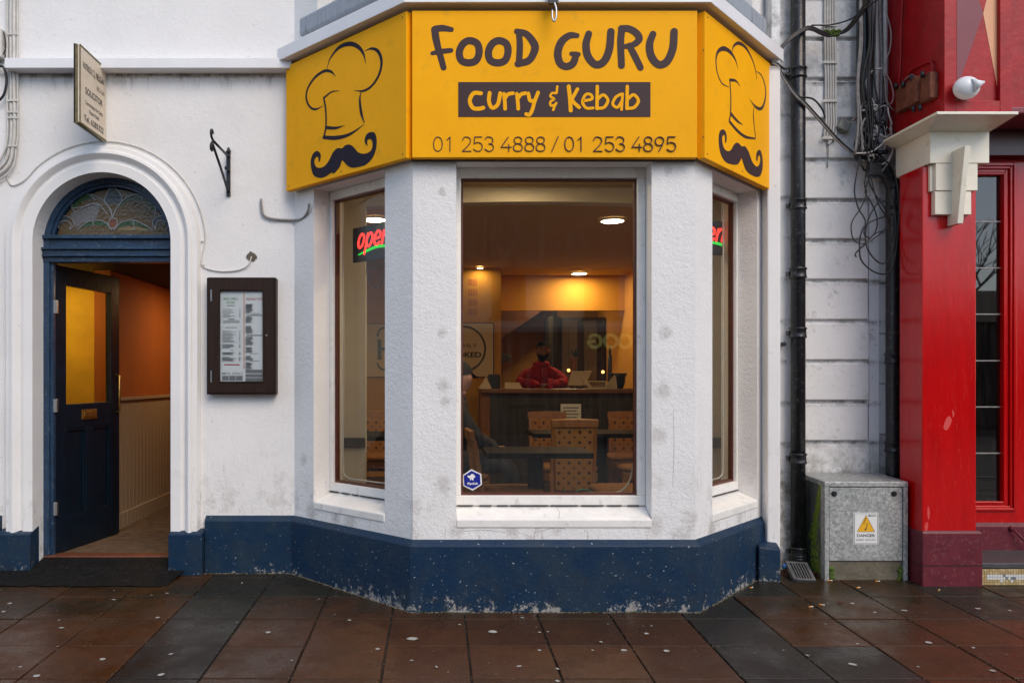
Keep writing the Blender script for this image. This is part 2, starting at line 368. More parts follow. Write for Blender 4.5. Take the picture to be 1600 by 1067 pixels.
M = dict(
 wall=wall_paint('white_render', W_, .32, 100), baywall=wall_paint('rough_white_render', W_, .48, 115, spots=[(*P(px, py, 4.51), r) for px, py, r in ((1045,265,.035),(1040,520,.05),(1036,610,.06),(1030,680,.06),(690,300,.03),(690,520,.035),(693,603,.05),(696,627,.04),(692,756,.06),(1022,822,.07),(714,826,.06),(800,830,.05),(870,828,.04),(1100,300,.04))]+[(-.52,4.9,.40,.08),(-.80,5.17,.42,.08),(-.62,5.0,.40,.06),(1.9,4.99,.42,.07),(1.62,4.68,.40,.06),(-.86,5.22,.75,.05)]), smoothw=wall_paint('smooth_white_render', W_, .12, 40),
 rustic=wall_paint('old_white_masonry_paint', (.80,.80,.79), .3, 30, joints=3.591),
 cornice=mat('white_trim_paint', (.78,.78,.80), .45, bump=.1, bscale=20, var=.05, vscale=3),
 woodwhite=mat('white_gloss_paint', (.80,.78,.74), .4, bump=.15, bscale=25, var=.06, vscale=8, dirt=(.25,.22,.18), dirtamt=.5, dirtscale=14),
 plinth=plinth_paint(),
 blue=mat('blue_door_paint', (.014,.040,.085), .32, bump=.25, bscale=18, var=.35, vscale=9, dirt=(.35,.38,.4), dirtamt=.5, dirtscale=55),
 navy=mat('navy_door_paint', (.003,.010,.020), .34, spec=.3, bump=.2, bscale=18, var=.3, vscale=7),
 yellow=mat('yellow_sign_panel', (.92,.415,.004), .5, spec=.10, var=.05, vscale=2.5, dirt=(.45,.25,.03), dirtamt=.35, dirtscale=9),
 ink=mat('dark_brown_vinyl', (.050,.028,.030), .5, spec=.2), inkyel=mat('yellow_vinyl', (.92,.415,.004), .5, spec=.10),
 ink2=mat('blue_black_vinyl', (.016,.013,.026), .6, spec=.15),
 iron=mat('black_iron', (.008,.009,.012), .4, bump=.3, bscale=60, var=.4, vscale=20),
 pipe=mat('black_cast_pipe', (.010,.011,.014), .33, bump=.15, bscale=40, var=.5, vscale=12, dirt=(.30,.30,.29), dirtamt=.5, dirtscale=40),
 grill=mat('cast_grate_metal', (.20,.20,.20), .5, .6, bump=.3, bscale=70, var=.4, vscale=30),
 darkwood=mat('dark_brown_timber', (.022,.011,.007), .5, spec=.25, bump=.2, bscale=9, stretch=(9,9,1), var=.35, vscale=4),
 redwood=mat('red_brown_timber', (.085,.022,.012), .5, bump=.2, bscale=40, var=.3, vscale=12),
 paper=mat('white_paper', (.80,.84,.84), .6), paperc=mat('cream_card', (.62,.50,.34), .7),
 textgrey=mat('grey_print', (.22,.23,.24), .7), textblack=mat('black_print', (.02,.02,.022), .6), green=mat('green_print', (.10,.28,.05), .7), redprint=mat('red_print', (.38,.03,.03), .7), orange=mat('orange_print', (.65,.18,.03), .7),
 brass=mat('brass', (.45,.28,.08), .35, .9, var=.3, vscale=30),
 chrome=mat('dull_steel', (.45,.46,.47), .35, .9),
 amber=mat('amber_wall_paint', (.55,.27,.025), .75, bump=.1, bscale=30, var=.06, vscale=3), cream=mat('cream_interior_paint', (.55,.50,.40), .7, var=.05, vscale=3),
 orangewall=mat('orange_corridor_paint', (.36,.105,.014), .8, var=.08, vscale=4), ceil=mat('ceiling_paint', (.46,.31,.085), .85), darkceil=mat('dark_soffit_paint', (.03,.018,.010), .8),
 floor=mat('dark_interior_floor', (.05,.035,.025), .5, var=.3, vscale=8), carpet=mat('worn_hall_floor', (.10,.062,.034), .85, bump=.5, bscale=90, var=.5, vscale=14, dirt=(.18,.07,.02), dirtamt=.8, dirtscale=20),
 threshold=mat('terracotta_threshold', (.13,.040,.018), .5, var=.3, vscale=30), tar=mat('black_asphalt', (.007,.007,.007), .7, spec=.15, bump=.8, bscale=110, var=.4, vscale=14, dirt=(.05,.05,.05), dirtamt=.6, dirtscale=30),
 gum=mat('trodden_gum', (.34,.33,.30), .8, var=.3, vscale=120), joint=mat('dark_joint_grit', (.012,.011,.009), .9),
 chairwood=mat('honey_chair_wood', (.21,.080,.016), .42, bump=.1, bscale=20, var=.25, vscale=8, stretch=(4,4,1)),
 seatfab=mat('tan_seat_fabric', (.22,.095,.022), .85, bump=.2, bscale=90, var=.15, vscale=20),
 tabletop=mat('black_table_laminate', (.005,.005,.006), .6, spec=.12), counter=mat('dark_grey_counter_panel', (.030,.026,.022), .5, var=.2, vscale=5), countertop=mat('brown_counter_timber', (.17,.065,.022), .35, var=.3, vscale=5, stretch=(1,6,6)),
 red=mat('red_gloss_paint', (.46,.001,.002), .17, spec=.42, bump=.12, bscale=14, var=.12, vscale=5, stretch=(3,3,.5), dirt=(.62,.07,.05), dirtamt=.35, dirtscale=26), redold=mat('weathered_red_paint', (.34,.004,.007), .36, spec=.3, bump=.18, bscale=34, var=.2, vscale=9, dirt=(.35,.10,.07), dirtamt=.5, dirtscale=24),
 maroon=mat('maroon_plinth_paint', (.120,.016,.026), .42, spec=.3, bump=.2, bscale=30, var=.18, vscale=9, dirt=(.45,.30,.28), dirtamt=.3, dirtscale=45),
 mauve=mat('mauve_paint', (.21,.05,.065), .35, spec=.3, var=.05), peach=mat('peach_paint', (.72,.36,.20), .35, spec=.3, var=.05), creampaint=mat('cream_capital_paint', (.78,.73,.61), .42, bump=.1, bscale=22, var=.05, vscale=5, dirt=(.45,.38,.26), dirtamt=.5, dirtscale=12),
 slate=mat('slate_step', (.06,.06,.065), .4, var=.25, vscale=12), plastic=mat('white_plastic', (.72,.74,.76), .3), rust=mat('rusty_box', (.16,.045,.02), .7, bump=.5, bscale=50, var=.5, vscale=22, dirt=(.35,.14,.06), dirtamt=.7, dirtscale=18),
 cablew=mat('painted_cable', (.58,.56,.52), .5, var=.15, vscale=18), cableb=mat('black_cable', (.012,.010,.011), .45), cablep=mat('dusty_pink_cable', (.30,.17,.17), .5), cableg=mat('grey_cable', (.26,.25,.24), .5, var=.3, vscale=30), boxgrey=mat('dirty_grey_box', (.20,.20,.18), .6, var=.3, vscale=30),
 skin=mat('dark_skin', (.19,.085,.045), .6, spec=.25), skin2=mat('light_skin', (.45,.23,.16), .5), hair=mat('black_hair', (.006,.005,.005), .9, spec=.05, bump=.5, bscale=120), redcloth=mat('red_jacket_cloth', (.30,.004,.008), .8, spec=.2, bump=1.0, bscale=11, var=.45, vscale=9), blackcloth=mat('black_jacket_cloth', (.012,.012,.014), .75, bump=.3, bscale=26, var=.3, vscale=10), jeans=mat('dark_jeans', (.02,.03,.05), .85), shoe=mat('black_shoe', (.01,.01,.01), .5), eye=mat('eye_white', (.16,.14,.12), .4),
 can=mat('red_can', (.45,.03,.05), .3, .3), grey=mat('dark_kitchen_panel', (.045,.045,.05), .5), steel=mat('brushed_steel', (.16,.16,.17), .4, .8), moss=mat('moss', (.06,.10,.012), .9, bump=.8, bscale=90, var=.5, vscale=30),
 stickerb=mat('blue_sticker', (.008,.018,.25), .35), white=mat('white_print', (.75,.75,.73), .5), warny=mat('warning_yellow', (.80,.42,.01), .5),
 lamp=mat('warm_lamp_glow', (1,.9,.7), .5, emit=(1,.80,.50), es=14), neonr=mat('red_neon', (.8,.05,.03), .5, emit=(1,.035,.025), es=1.15), neong=mat('green_neon', (.02,.5,.05), .5, emit=(.01,.42,.03), es=.9), neonback=mat('black_sign_board', (.006,.006,.008), .35),
 opwall=mat('street_white_wall', (.60,.56,.46), .8, var=.1, vscale=1), opdark=mat('dark_brown_window', (.05,.02,.012), .4), opshop=mat('dark_shopfront', (.03,.03,.035), .4), tarmac=mat('road_asphalt', (.045,.045,.047), .7, bump=.5, bscale=80, var=.2, vscale=5),
 signcream=mat('old_cream_sign', (.66,.56,.44), .5, var=.06, vscale=8, dirt=(.3,.22,.12), dirtamt=.4, dirtscale=14), signedge=mat('olive_sign_edge', (.16,.13,.05), .6, var=.4, vscale=30),
 sillstone=mat('grey_blue_sill_paint', (.30,.34,.39), .6, bump=.3, bscale=40, var=.15, vscale=8, stretch=(12,12,1.2), dirt=(.02,.018,.015), dirtamt=1.0, dirtscale=2.6),
 glass=glass_mat('window_glass', gain=2.7), glass2=glass_mat('side_window_glass', gain=.7), glass3=glass_mat('menu_case_glass', (.97,.98,.98), .7), bulb=mat('orange_bulb', (1,.6,.3), .5, emit=(1,.42,.10), es=3), glassdark=glass_mat('door_glass', (.80,.70,.45), 1.2), lens=mat('case_glass', (.5,.55,.57), .05),
 litter=mat('litter_white', (.6,.56,.5), .7), butt=mat('cigarette_filter', (.62,.26,.06), .8), leaf=mat('dead_leaf', (.09,.025,.012), .8), litblue=mat('blue_plastic', (.02,.14,.45), .4), plant=mat('green_plant', (.03,.08,.015), .8),
 screen=mat('pale_screen_back', (.50,.42,.30), .4), concrete=mat('mossy_concrete', (.12,.105,.075), .85, bump=.6, bscale=50, var=.3, vscale=15, dirt=(.05,.065,.015), dirtamt=.8, dirtscale=10))
M['slabr'] = slab_mat('red_brown_slab', (.070,.026,.009), (.044,.019,.008)); M['slabg'] = slab_mat('grey_slab', (.028,.023,.019), (.022,.018,.015))
M['galv'] = mat('galvanised_steel', (.27,.29,.29), .45, .35, bump=.05, bscale=20, var=.25, vscale=11, var2=(.50,.52,.52))
def galv_spangle():
    m = M['galv']; N, L, b = nodes(m)
    geo = N.new('ShaderNodeNewGeometry'); vo = N.new('ShaderNodeTexVoronoi'); vo.inputs['Scale'].default_value = 95; vo.feature = 'F1'
    no = N.new('ShaderNodeTexNoise'); no.inputs['Scale'].default_value = 9; no.inputs['Detail'].default_value = 8; no.inputs['Roughness'].default_value = .8; no.inputs['Distortion'].default_value = 2.0; L.new(geo.outputs['Position'], no.inputs[0])
    mp = N.new('ShaderNodeVectorMath'); mp.operation = 'MULTIPLY_ADD'; L.new(no.outputs['Color'], mp.inputs[0]); mp.inputs[1].default_value = (.12,.12,.12); L.new(geo.outputs['Position'], mp.inputs[2]); L.new(mp.outputs[0], vo.inputs[0])
    sp = N.new('ShaderNodeSeparateXYZ'); L.new(vo.outputs['Color'], sp.inputs[0])
    ad = N.new('ShaderNodeMath'); ad.operation = 'MULTIPLY_ADD'; L.new(no.outputs[0], ad.inputs[0]); ad.inputs[1].default_value = 1.5; L.new(sp.outputs[0], ad.inputs[2])
    mr = N.new('ShaderNodeMapRange'); mr.inputs[1].default_value = .95; mr.inputs[2].default_value = 1.75; L.new(ad.outputs[0], mr.inputs[0])
    mx = N.new('ShaderNodeMix'); mx.data_type = 'RGBA'; L.new(mr.outputs[0], mx.inputs[0]); mx.inputs[6].default_value = (.25,.265,.26,1); mx.inputs[7].default_value = (.58,.59,.57,1); L.new(mx.outputs[2], b.inputs['Base Color'])
galv_spangle()
def galv_side():
    m = mat('mossy_galvanised_side', (.12,.125,.115), .6, .2, var=.4, vscale=5, stretch=(6,6,.7)); N, L, b = nodes(m)
    return m
M['galvside'] = galv_side()
# fabric with a diamond dot pattern (chair backs)
def fabric_dots():
    m = mat('patterned_chair_fabric', (.25,.11,.02), .85); N, L, b = nodes(m)
    tc = N.new('ShaderNodeTexCoord'); sep = N.new('ShaderNodeSeparateXYZ'); L.new(tc.outputs['Object'], sep.inputs[0])
    def mt(op, a, c=None):
        r = N.new('ShaderNodeMath'); r.operation = op
        for k, q in enumerate((a, c)):
            if q is None: continue
            if isinstance(q, (int, float)): r.inputs[k].default_value = q
            else: L.new(q, r.inputs[k])
        return r.outputs[0]
    def dots(off, rad):
        ax = mt('ABSOLUTE', mt('SUBTRACT', mt('FRACT', mt('ADD', mt('MULTIPLY', sep.outputs[0], 12.5), off+10)), .5))
        az = mt('ABSOLUTE', mt('SUBTRACT', mt('FRACT', mt('ADD', mt('MULTIPLY', sep.outputs[2], 12.5), off)), .5))
        return mt('LESS_THAN', mt('ADD', ax, az), rad)
    f = mt('MAXIMUM', dots(0.0, .20), dots(.5, .13))
    x = N.new('ShaderNodeMix'); x.data_type = 'RGBA'; L.new(f, x.inputs[0]); x.inputs[6].default_value = (.25,.105,.018,1); x.inputs[7].default_value = (.035,.012,.006,1); L.new(x.outputs[2], b.inputs['Base Color'])
    return m
M['fabdots'] = fabric_dots()
def wainscot():
    m = mat('beadboard_paint', (.36,.29,.20), .6); N, L, b = nodes(m)
    geo = N.new('ShaderNodeNewGeometry'); w = N.new('ShaderNodeTexWave'); w.bands_direction = 'Y'; w.wave_profile = 'SAW'; w.inputs['Scale'].default_value = 3.8; L.new(geo.outputs['Position'], w.inputs[0])
    r = N.new('ShaderNodeMapRange'); r.inputs[1].default_value = 0; r.inputs[2].default_value = .15; L.new(w.outputs[1], r.inputs[0])
    bu = N.new('ShaderNodeBump'); bu.inputs['Strength'].default_value = 1; bu.inputs['Distance'].default_value = .01; L.new(r.outputs[0], bu.inputs['Height']); L.new(bu.outputs[0], b.inputs['Normal'])
    return m
M['wainscot'] = wainscot()
def rooftile():
    m = mat('roof_slates', (.10,.07,.05), .7); N, L, b = nodes(m)
    geo = N.new('ShaderNodeNewGeometry'); mp = N.new('ShaderNodeMapping'); mp.inputs['Rotation'].default_value = (PI/2, 0, 0); L.new(geo.outputs['Position'], mp.inputs[0])
    br = N.new('ShaderNodeTexBrick'); br.inputs['Scale'].default_value = 2.2; br.inputs['Color1'].default_value = (.15,.11,.08,1); br.inputs['Color2'].default_value = (.10,.075,.055,1); br.inputs['Mortar'].default_value = (.02,.015,.01,1); br.inputs['Mortar Size'].default_value = .02
    L.new(mp.outputs[0], br.inputs[0]); L.new(br.outputs[0], b.inputs['Base Color']); return m
M['roof'] = rooftile()

# ------------------------------------------------------------------ ground: pavement slabs, road
def gz(Y): return -.031*(5.3-Y) if Y > -1 else -.031*6.3
mb = MB(); joints = []
xs = [.162+.403*k for k in range(-18, 22)]; ys = [4.364+.4*j for j in range(-13, 4)]
grey = set()
for i in range(len(xs)-1):
    for j in range(len(ys)-1):
        x0, x1, y0, y1 = xs[i]+.0045, xs[i+1]-.0045, ys[j]+.0045, ys[j+1]-.0045
        k = i-18
        g = (k == -4) or (k == 3 and y0 < 4.6) or (k in (-3, -2) and y0 > 4.7) or (k == 4 and (y0 < 3.9 or y0 > 4.5)) or (k == 7 and y0 > 4.3) or (k == 9 and y0 < 3.7)
        dz = random.uniform(-.0025, .0015); t = .006; tl = random.uniform(-.006, .006)
        mb.mi = 1 if g else 0
        zf = lambda y: gz(y)+dz+tl*(y-(y0+y1)/2)
        a = [(x0,y0,zf(y0)-.03),(x1,y0,zf(y0)-.03),(x1,y1,zf(y1)-.03),(x0,y1,zf(y1)-.03)]
        c = [(x0,y0,zf(y0)-.003),(x1,y0,zf(y0)-.003),(x1,y1,zf(y1)-.003),(x0,y1,zf(y1)-.003)]
        d = [(x0+.003,y0+.003,zf(y0)),(x1-.003,y0+.003,zf(y0)),(x1-.003,y1-.003,zf(y1)),(x0+.003,y1-.003,zf(y1))]
        A = [mb.vert(p) for p in a]; C_ = [mb.vert(p) for p in c]; D = [mb.vert(p) for p in d]
        mb.face(D)
        for q in range(4):
            r = (q+1) % 4; mb.face([C_[q],C_[r],D[r],D[q]]); mb.face([A[q],A[r],C_[r],C_[q]])
# flattened chewing gum and paint splashes trodden into the slabs
mb.mi = 2
def gpt(px, py):
    Y = (E+.031*5.3)*F/(py-CY+.031*F); return (px-CX)*Y/F, Y
gum = [(92,969,4),(178,923,3),(96,981,8),(32,1042,6),(90,1010,3),(160,1030,9),(57,1056,11),(261,927,5),(178,937,6),(246,965,7),(267,1022,8),(252,1054,11),(237,930,3),(378,911,5),(419,988,9),(546,969,6),(499,936,4),(590,1014,7),(644,998,17),(682,1042,7),(643,1032,6),(718,976,5),(770,987,13),(816,965,5),(843,988,5),(843,1016,6),(811,1041,9),(871,1045,7),(838,980,3),(856,987,4),(939,1003,6),(975,1016,9),(1010,990,8),(926,1016,5),(1041,1017,9),(1018,978,4),(871,1064,8),(1180,1020,3),(1224,1016,4),(1332,1038,12),(1435,1042,5),(1367,957,6),(1413,954,9),(1528,951,8),(1578,954,6),(1451,1004,10),(1521,1012,7),(1551,1048,9),(1340,1006,5),(1332,943,7),(1241,971,3),(15,943,8),(5,956,6),(6,955,6),(85,889,6),(122,896,8),(157,895,8),(30,906,7),(60,898,5),(370,973,3),(523,960,3),(950,975,3),(700,1050,3),(1290,975,4),(1390,966,3),(1262,1024,6),(456,1032,5)]
for n in range(150): gum.append((random.uniform(0, 1600), random.uniform(930, 1066), random.choice((1,1,1.5,2))))
for (px, py, w) in gum:
    x, y = gpt(px, py); r = w*y/F/2*1.05
    if -3.1 < x < -1.62 and 4.95 < y: continue
    el = random.uniform(.6, 1.0); an = random.uniform(0, PI); N_ = 10; pts = []
    for k in range(N_):
        a = 2*PI*k/N_; rr = r*random.uniform(.85, 1.1); xx, yy = rr*math.cos(a), rr*el*math.sin(a)
        X_, Y_ = x+xx*math.cos(an)-yy*math.sin(an), y+xx*math.sin(an)+yy*math.cos(an)
        pts.append((X_, Y_, gz(Y_)+.0030))
    mb.poly(pts)
pv = mb.build('pavement', [M['slabr'], M['slabg'], M['gum']], fix=False); tag(pv, kind='structure')
mb = MB()
mb.poly([(-40,-1,gz(-1)-.012),(40,-1,gz(-1)-.012),(40,5.6,gz(5.6)-.012),(-40,5.6,gz(5.6)-.012)])
tag(mb.build('ground', M['joint'], fix=False), kind='structure')
mb = MB(); mb.box(-40, 40, -1.15, -1.0, -.5, gz(-1)+.002); mb.box(-40, 40, -11.2, -11.05, -.5, -.2)
tag(mb.build('kerb', M['slate'], bevel=.01), kind='structure')
mb = MB(); mb.poly([(-60,-11.05,-.31),(60,-11.05,-.31),(60,-1.15,-.31),(-60,-1.15,-.31)])
tag(mb.build('road', M['tarmac'], fix=False), kind='structure')
mb = MB(); mb.poly([(-60,-30,-.2),(60,-30,-.2),(60,-11.2,-.2),(-60,-11.2,-.2)])
tag(mb.build('far_pavement', M['slabg'], fix=False), kind='structure')

# ------------------------------------------------------------------ the white shop building
P0, P1, P2, P3 = (-.933, 5.3), (-.126, 4.51), (1.465, 4.51), (2.18, 5.3)
FL, FF, FRt = Fr(P0, P1), Fr(P1, P2), Fr(P2, P3)
FM = Fr((-4.2, 5.3), P0)
TOP = 5.2
bld = root0('shop_building', (-1, 5.3, 0), 'white rendered corner-bay shop with navy plinth and arched side doorway', 'building')
def sweep(mb, path, prof, closed_prof=True, ends=True):
    """path: 2D points left to right seen from street; prof: (outward offset, z)"""
    n = len(path); dirs = []
    for i in range(n-1):
        d = Vector(path[i+1])-Vector(path[i]); dirs.append(d.normalized())
    rings = []
    for i in range(n):
        a = dirs[max(i-1,0)]; b = dirs[min(i,n-2)]
        na = Vector((a.y,-a.x)); nb = Vector((b.y,-b.x)); mt = (na+nb); mt = mt/mt.length; k = 1/max(.2, mt.dot(na))
        rings.append([mb.vert((path[i][0]+mt.x*k*o, path[i][1]+mt.y*k*o, z)) for o, z in prof])
    m = len(prof)
    for i in range(n-1):
        for k in range(m if closed_prof else m-1):
            l = (k+1) % m; mb.face([rings[i][k], rings[i+1][k], rings[i+1][l], rings[i][l]])
    if ends: mb.face(rings[0]); mb.face(rings[-1][::-1])
def panel(mb, fr, z0, z1, th, ops, u0=0, u1=None, i0=0, i1=0):
    """wall leaf with rectangular openings (ua,ub,za,zb) and their reveals; i0/i1 trim the inner face"""
    if u1 is None: u1 = fr.L
    us = sorted({u0, u1, *[o[0] for o in ops], *[o[1] for o in ops]}); zs = sorted({z0, z1, *[o[2] for o in ops], *[o[3] for o in ops]})
    for i in range(len(us)-1):
        for j in range(len(zs)-1):
            uc, zc = (us[i]+us[i+1])/2, (zs[j]+zs[j+1])/2
            if any(o[0] < uc < o[1] and o[2] < zc < o[3] for o in ops): continue
            a, b, c, d = us[i], us[i+1], zs[j], zs[j+1]
            mb.poly([fr.p(a,0,c), fr.p(b,0,c), fr.p(b,0,d), fr.p(a,0,d)])
            ai = a+(i0 if a == u0 else 0); bi = b-(i1 if b == u1 else 0)
            mb.poly([fr.p(bi,th,c), fr.p(ai,th,c), fr.p(ai,th,d), fr.p(bi,th,d)])
    for (a, b, c, d) in ops:
        mb.poly([fr.p(a,0,c), fr.p(a,0,d), fr.p(a,th,d), fr.p(a,th,c)]); mb.poly([fr.p(b,th,c), fr.p(b,th,d), fr.p(b,0,d), fr.p(b,0,c)])
        mb.poly([fr.p(a,0,d), fr.p(b,0,d), fr.p(b,th,d), fr.p(a,th,d)]); mb.poly([fr.p(a,th,c), fr.p(b,th,c), fr.p(b,0,c), fr.p(a,0,c)])
# openings
ZB, ZT = .486, 2.50
opL = (FL.L-.814*FL.L, FL.L-.208*FL.L, ZB, ZT)          # u runs from the back corner P0 to P1
opF = (.245, 1.346, ZB, ZT)
opR = (.22*FRt.L, .885*FRt.L, ZB, ZT)
upL = (FL.L*.22, FL.L*.83, 3.60, 5.0); upR = (FRt.L*.17, FRt.L*.80, 3.60, 5.0); upF = (.25, 1.34, 3.60, 5.0)
mb = MB(); tk = .24; ii = tk*math.tan(math.radians(22.5))
panel(mb, FL, -.2, TOP, tk, [opL, upL], i0=0, i1=ii); panel(mb, FF, -.2, TOP, tk, [opF, upF], i0=ii, i1=ii); panel(mb, FRt, -.2, TOP, tk, [opR, upR], i0=ii, i1=0)
bw = mb.build('bay_wall', M['baywall'], fix=False); adopt(bld, bw)
# main wall with arched doorway
AX, AR, AZ = -2.192, .454, 2.18
def arch_pts(r, n=28, z0=-.2, ax=AX):
    pts = [(ax-r, z0)]+[(ax-r*math.cos(PI*k/n), AZ+r*math.sin(PI*k/n)) for k in range(n+1)]+[(ax+r, z0)]
    return pts
mb = MB()
ap = arch_pts(AR)
outline = [(-4.2,-.2)]+ap+[(P0[0],-.2),(P0[0],TOP),(-4.2,TOP)]
mb.solid_poly([(x,5.3,z) for x, z in outline][::-1], (0,1,0), .24)
mw = mb.build('wall', M['wall'], fix=True); adopt(bld, mw)
# right return and set-back strip beside the bay
mb = MB(); mb.box(2.18, 2.43, 5.36, 5.6, -.2, TOP); mb.box(2.181, 2.24, 5.19, 5.36, -.2, TOP)
adopt(bld, mb.build('side_wall', M['rustic'], bevel=.004))
mb = MB(); mb.box(2.145, 2.232, 5.17, 5.30, .0, 3.30)
adopt(bld, mb.build('corner_trim', M['smoothw'], bevel=.012, bseg=3))
# door surround: flat band and roll moulding swept round the arch
mb = MB()
prof = [(AR,0),(AR,.045),(.515,.047),(.522,.034),(.545,.030),(.556,.052),(.575,.066),(.592,.062),(.600,.048),(.628,.044),(.634,.022),(.640,0)]
def arch_ring(r, dy): return [(x, 5.3-dy, z) for x, z in arch_pts(r, 36, .26)]
rr = [[mb.vert(p) for p in arch_ring(r, dy)] for r, dy in prof]
for i in range(len(rr)-1):
    for k in range(len(rr[0])-1): mb.face([rr[i][k], rr[i][k+1], rr[i+1][k+1], rr[i+1][k]], True)
# reveal from band edge to the wall thickness
sur = mb.build('door_surround', M['smoothw'], fix=True); adopt(bld, sur)
es = sur.modifiers.new('split', 'EDGE_SPLIT'); es.split_angle = math.radians(28)
for s in (-1, 1):
    mb = MB()
    xa, xb = AX+s*(AR-.004), AX+s*.672
    x0, x1 = min(xa, xb), max(xa, xb)
    mb.hexa([(x0,5.215,-.2),(x1,5.215,-.2),(x1,5.34,-.2),(x0,5.34,-.2),(x0,5.215,.265),(x1,5.215,.265),(x1,5.34,.30),(x0,5.34,.30)])
    adopt(bld, mb.build('surround_base', M['plinth'], bevel=.006))
# plinth
mb = MB(); pp = [(.035,-.25),(.035,.343),(.004,.374),(-.05,.374),(-.05,-.25)]
sweep(mb, [(-1.519,5.3), P0, P1, P2, P3], pp); sweep(mb, [(-4.2,5.3), (-2.868,5.3)], pp)
adopt(bld, mb.build('plinth', M['plinth'], bevel=.005))
mb = MB(); mb.hexa([(2.05,5.07,-.1),(2.19,5.07,-.1),(2.236,5.3,-.1),(2.09,5.3,-.1),(2.05,5.07,.215),(2.19,5.07,.20),(2.236,5.3,.245),(2.09,5.3,.26)])
adopt(bld, mb.build('plinth_block', M['plinth'], bevel=.01))
# string course and bay cornice
mb = MB(); sweep(mb, [(-2.80,5.3), P0], [(.0,3.296),(.10,3.296),(.10,3.362),(0,3.372)])
adopt(bld, mb.build('string_course', M['cornice'], bevel=.003))
mb = MB(); sweep(mb, [(P0[0]-.02, P0[1]), P1, P2, (P3[0]+.01, P3[1])], [(0,3.345),(.115,3.345),(.115,3.425),(0,3.45)])
adopt(bld, mb.build('cornice', M['cornice'], bevel=.003))
# upper window sills of the side bays (grey stone with black drips)
for fr, op in ((FL, upL), (FRt, upR), (FF, upF)):
    mb = MB(); mb.fbox(fr, op[0]-.12, op[1]+.10, -.06, .10, 3.485, 3.605)
    adopt(bld, mb.build('upper_sill', M['sillstone'], bevel=.02, bseg=3))
# roof / floor plates closing the shell
mb = MB(); mb.box(-4.2, 3.0, 5.56, 12.3, 2.9, 3.0); mb.poly([(P1[0]+.1,4.75,3.0),(P2[0]-.1,4.75,3.0),(P3[0]-.05,5.56,3.0),(P0[0]+.05,5.56,3.0)]); mb.box(-4.2,3.0,5.3,12.3,5.2,5.3)
adopt(bld, mb.build('floor_slab', M['darkceil'], fix=False))
# windows -------------------------------------------------
def window(fr, op, tint=M['glass'], sides=.030, rs=1.6):
    a, b, z0, z1 = op
    fm = MB(); n0, n1 = .125, .185
    zb, zt = .602, 2.443
    fm.fbox(fr, a+.001, b-.001, n0, n1, .545, zb); fm.fbox(fr, a+.001, b-.001, n0, n1, zt, z1-.001)
    fm.fbox(fr, a+.001, a+sides, n0+.002, n1-.002, zb, zt); fm.fbox(fr, b-sides*rs, b-.001, n0+.002, n1-.002, zb, zt)
    f = fm.build('window', M['woodwhite'], bevel=.004); adopt(bld, f)
    rb = MB(); w = .013; A, B = a+sides, b-sides*rs; r0, r1 = .150, .180
    rb.fbox(fr, A, A+w, r0, r1, zb, zt); rb.fbox(fr, B-w, B, r0, r1, zb, zt); rb.fbox(fr, A+w, B-w, r0, r1, zb, zb+.014); rb.fbox(fr, A+w, B-w, r0, r1, zt-.012, zt)
    adopt(f, rb.build('glazing_bead', M['redwood']))
    g = MB(); g.poly([fr.p(A+.004,.168,zb+.004), fr.p(B-.004,.168,zb+.004), fr.p(B-.004,.168,zt-.004), fr.p(A+.004,.168,zt-.004)])
    adopt(f, g.build('pane', tint, fix=False))
    s = MB(); q = [(a+.001,.124),(b-.001,.124)]
    s.hexa([fr.p(a+.001,-.006,.44),fr.p(b-.001,-.006,.44),fr.p(b-.001,.18,.44),fr.p(a+.001,.18,.44),fr.p(a+.001,-.006,.487),fr.p(b-.001,-.006,.487),fr.p(b-.001,.18,.556),fr.p(a+.001,.18,.556)])
    adopt(f, s.build('sill', M['woodwhite'], bevel=.006))
    return f
window(FL, opL, M['glass2']); window(FF, opF); window(FRt, opR, M['glass2'], rs=.6)
for fr, op in ((FL, opL), (FF, opF), (FRt, opR)):
    mb = MB(); u = op[0]+.01; rj = random.Random(8)
    while u < op[1]-.08:
        w_ = rj.uniform(.05, .22); mb.fbox(fr, u, min(u+w_, op[1]-.01), .119, .126, .543, .5475); u += w_+rj.uniform(.005, .04)
    adopt(bld, mb.build('sill_joint', M['joint']))
plW = Pl((0, 4.51, 0), (1,0,0), (0,0,1)); mk = Marks(plW, .0004)
for pts in ([(868,790),(874,800),(873,812),(876,826)], [(835,842),(836,832),(848,829),(858,826),(872,824),(884,826)], [(836,832),(838,822)], [(1052,640),(1053,700),(1051,760)], [(720,830),(760,828),(790,832)]):
    mk = Marks(plW, .0004); mk.stroke([plW.px(*p) for p in pts], [.0012,.002,.0012], 5); adopt(bld, mk.build('hairline_crack', M['boxgrey']))
for fr, op in ((FL, upL), (FF, upF), (FRt, upR)):
    fm = MB(); a, b, z0, z1 = op
    fm.fbox(fr, a+.001, a+.05, .12, .17, z0+.05, z1); fm.fbox(fr, b-.05, b-.001, .12, .17, z0+.05, z1); fm.fbox(fr, a+.001, b-.001, .12, .17, z0, z0+.05)
    f = fm.build('upper_window', M['woodwhite'], bevel=.004); adopt(bld, f)
    g = MB(); g.poly([fr.p(a+.05,.15,z0+.05), fr.p(b-.05,.15,z0+.05), fr.p(b-.05,.15,z1), fr.p(a+.05,.15,z1)]); adopt(f, g.build('pane', M['glass'], fix=False))
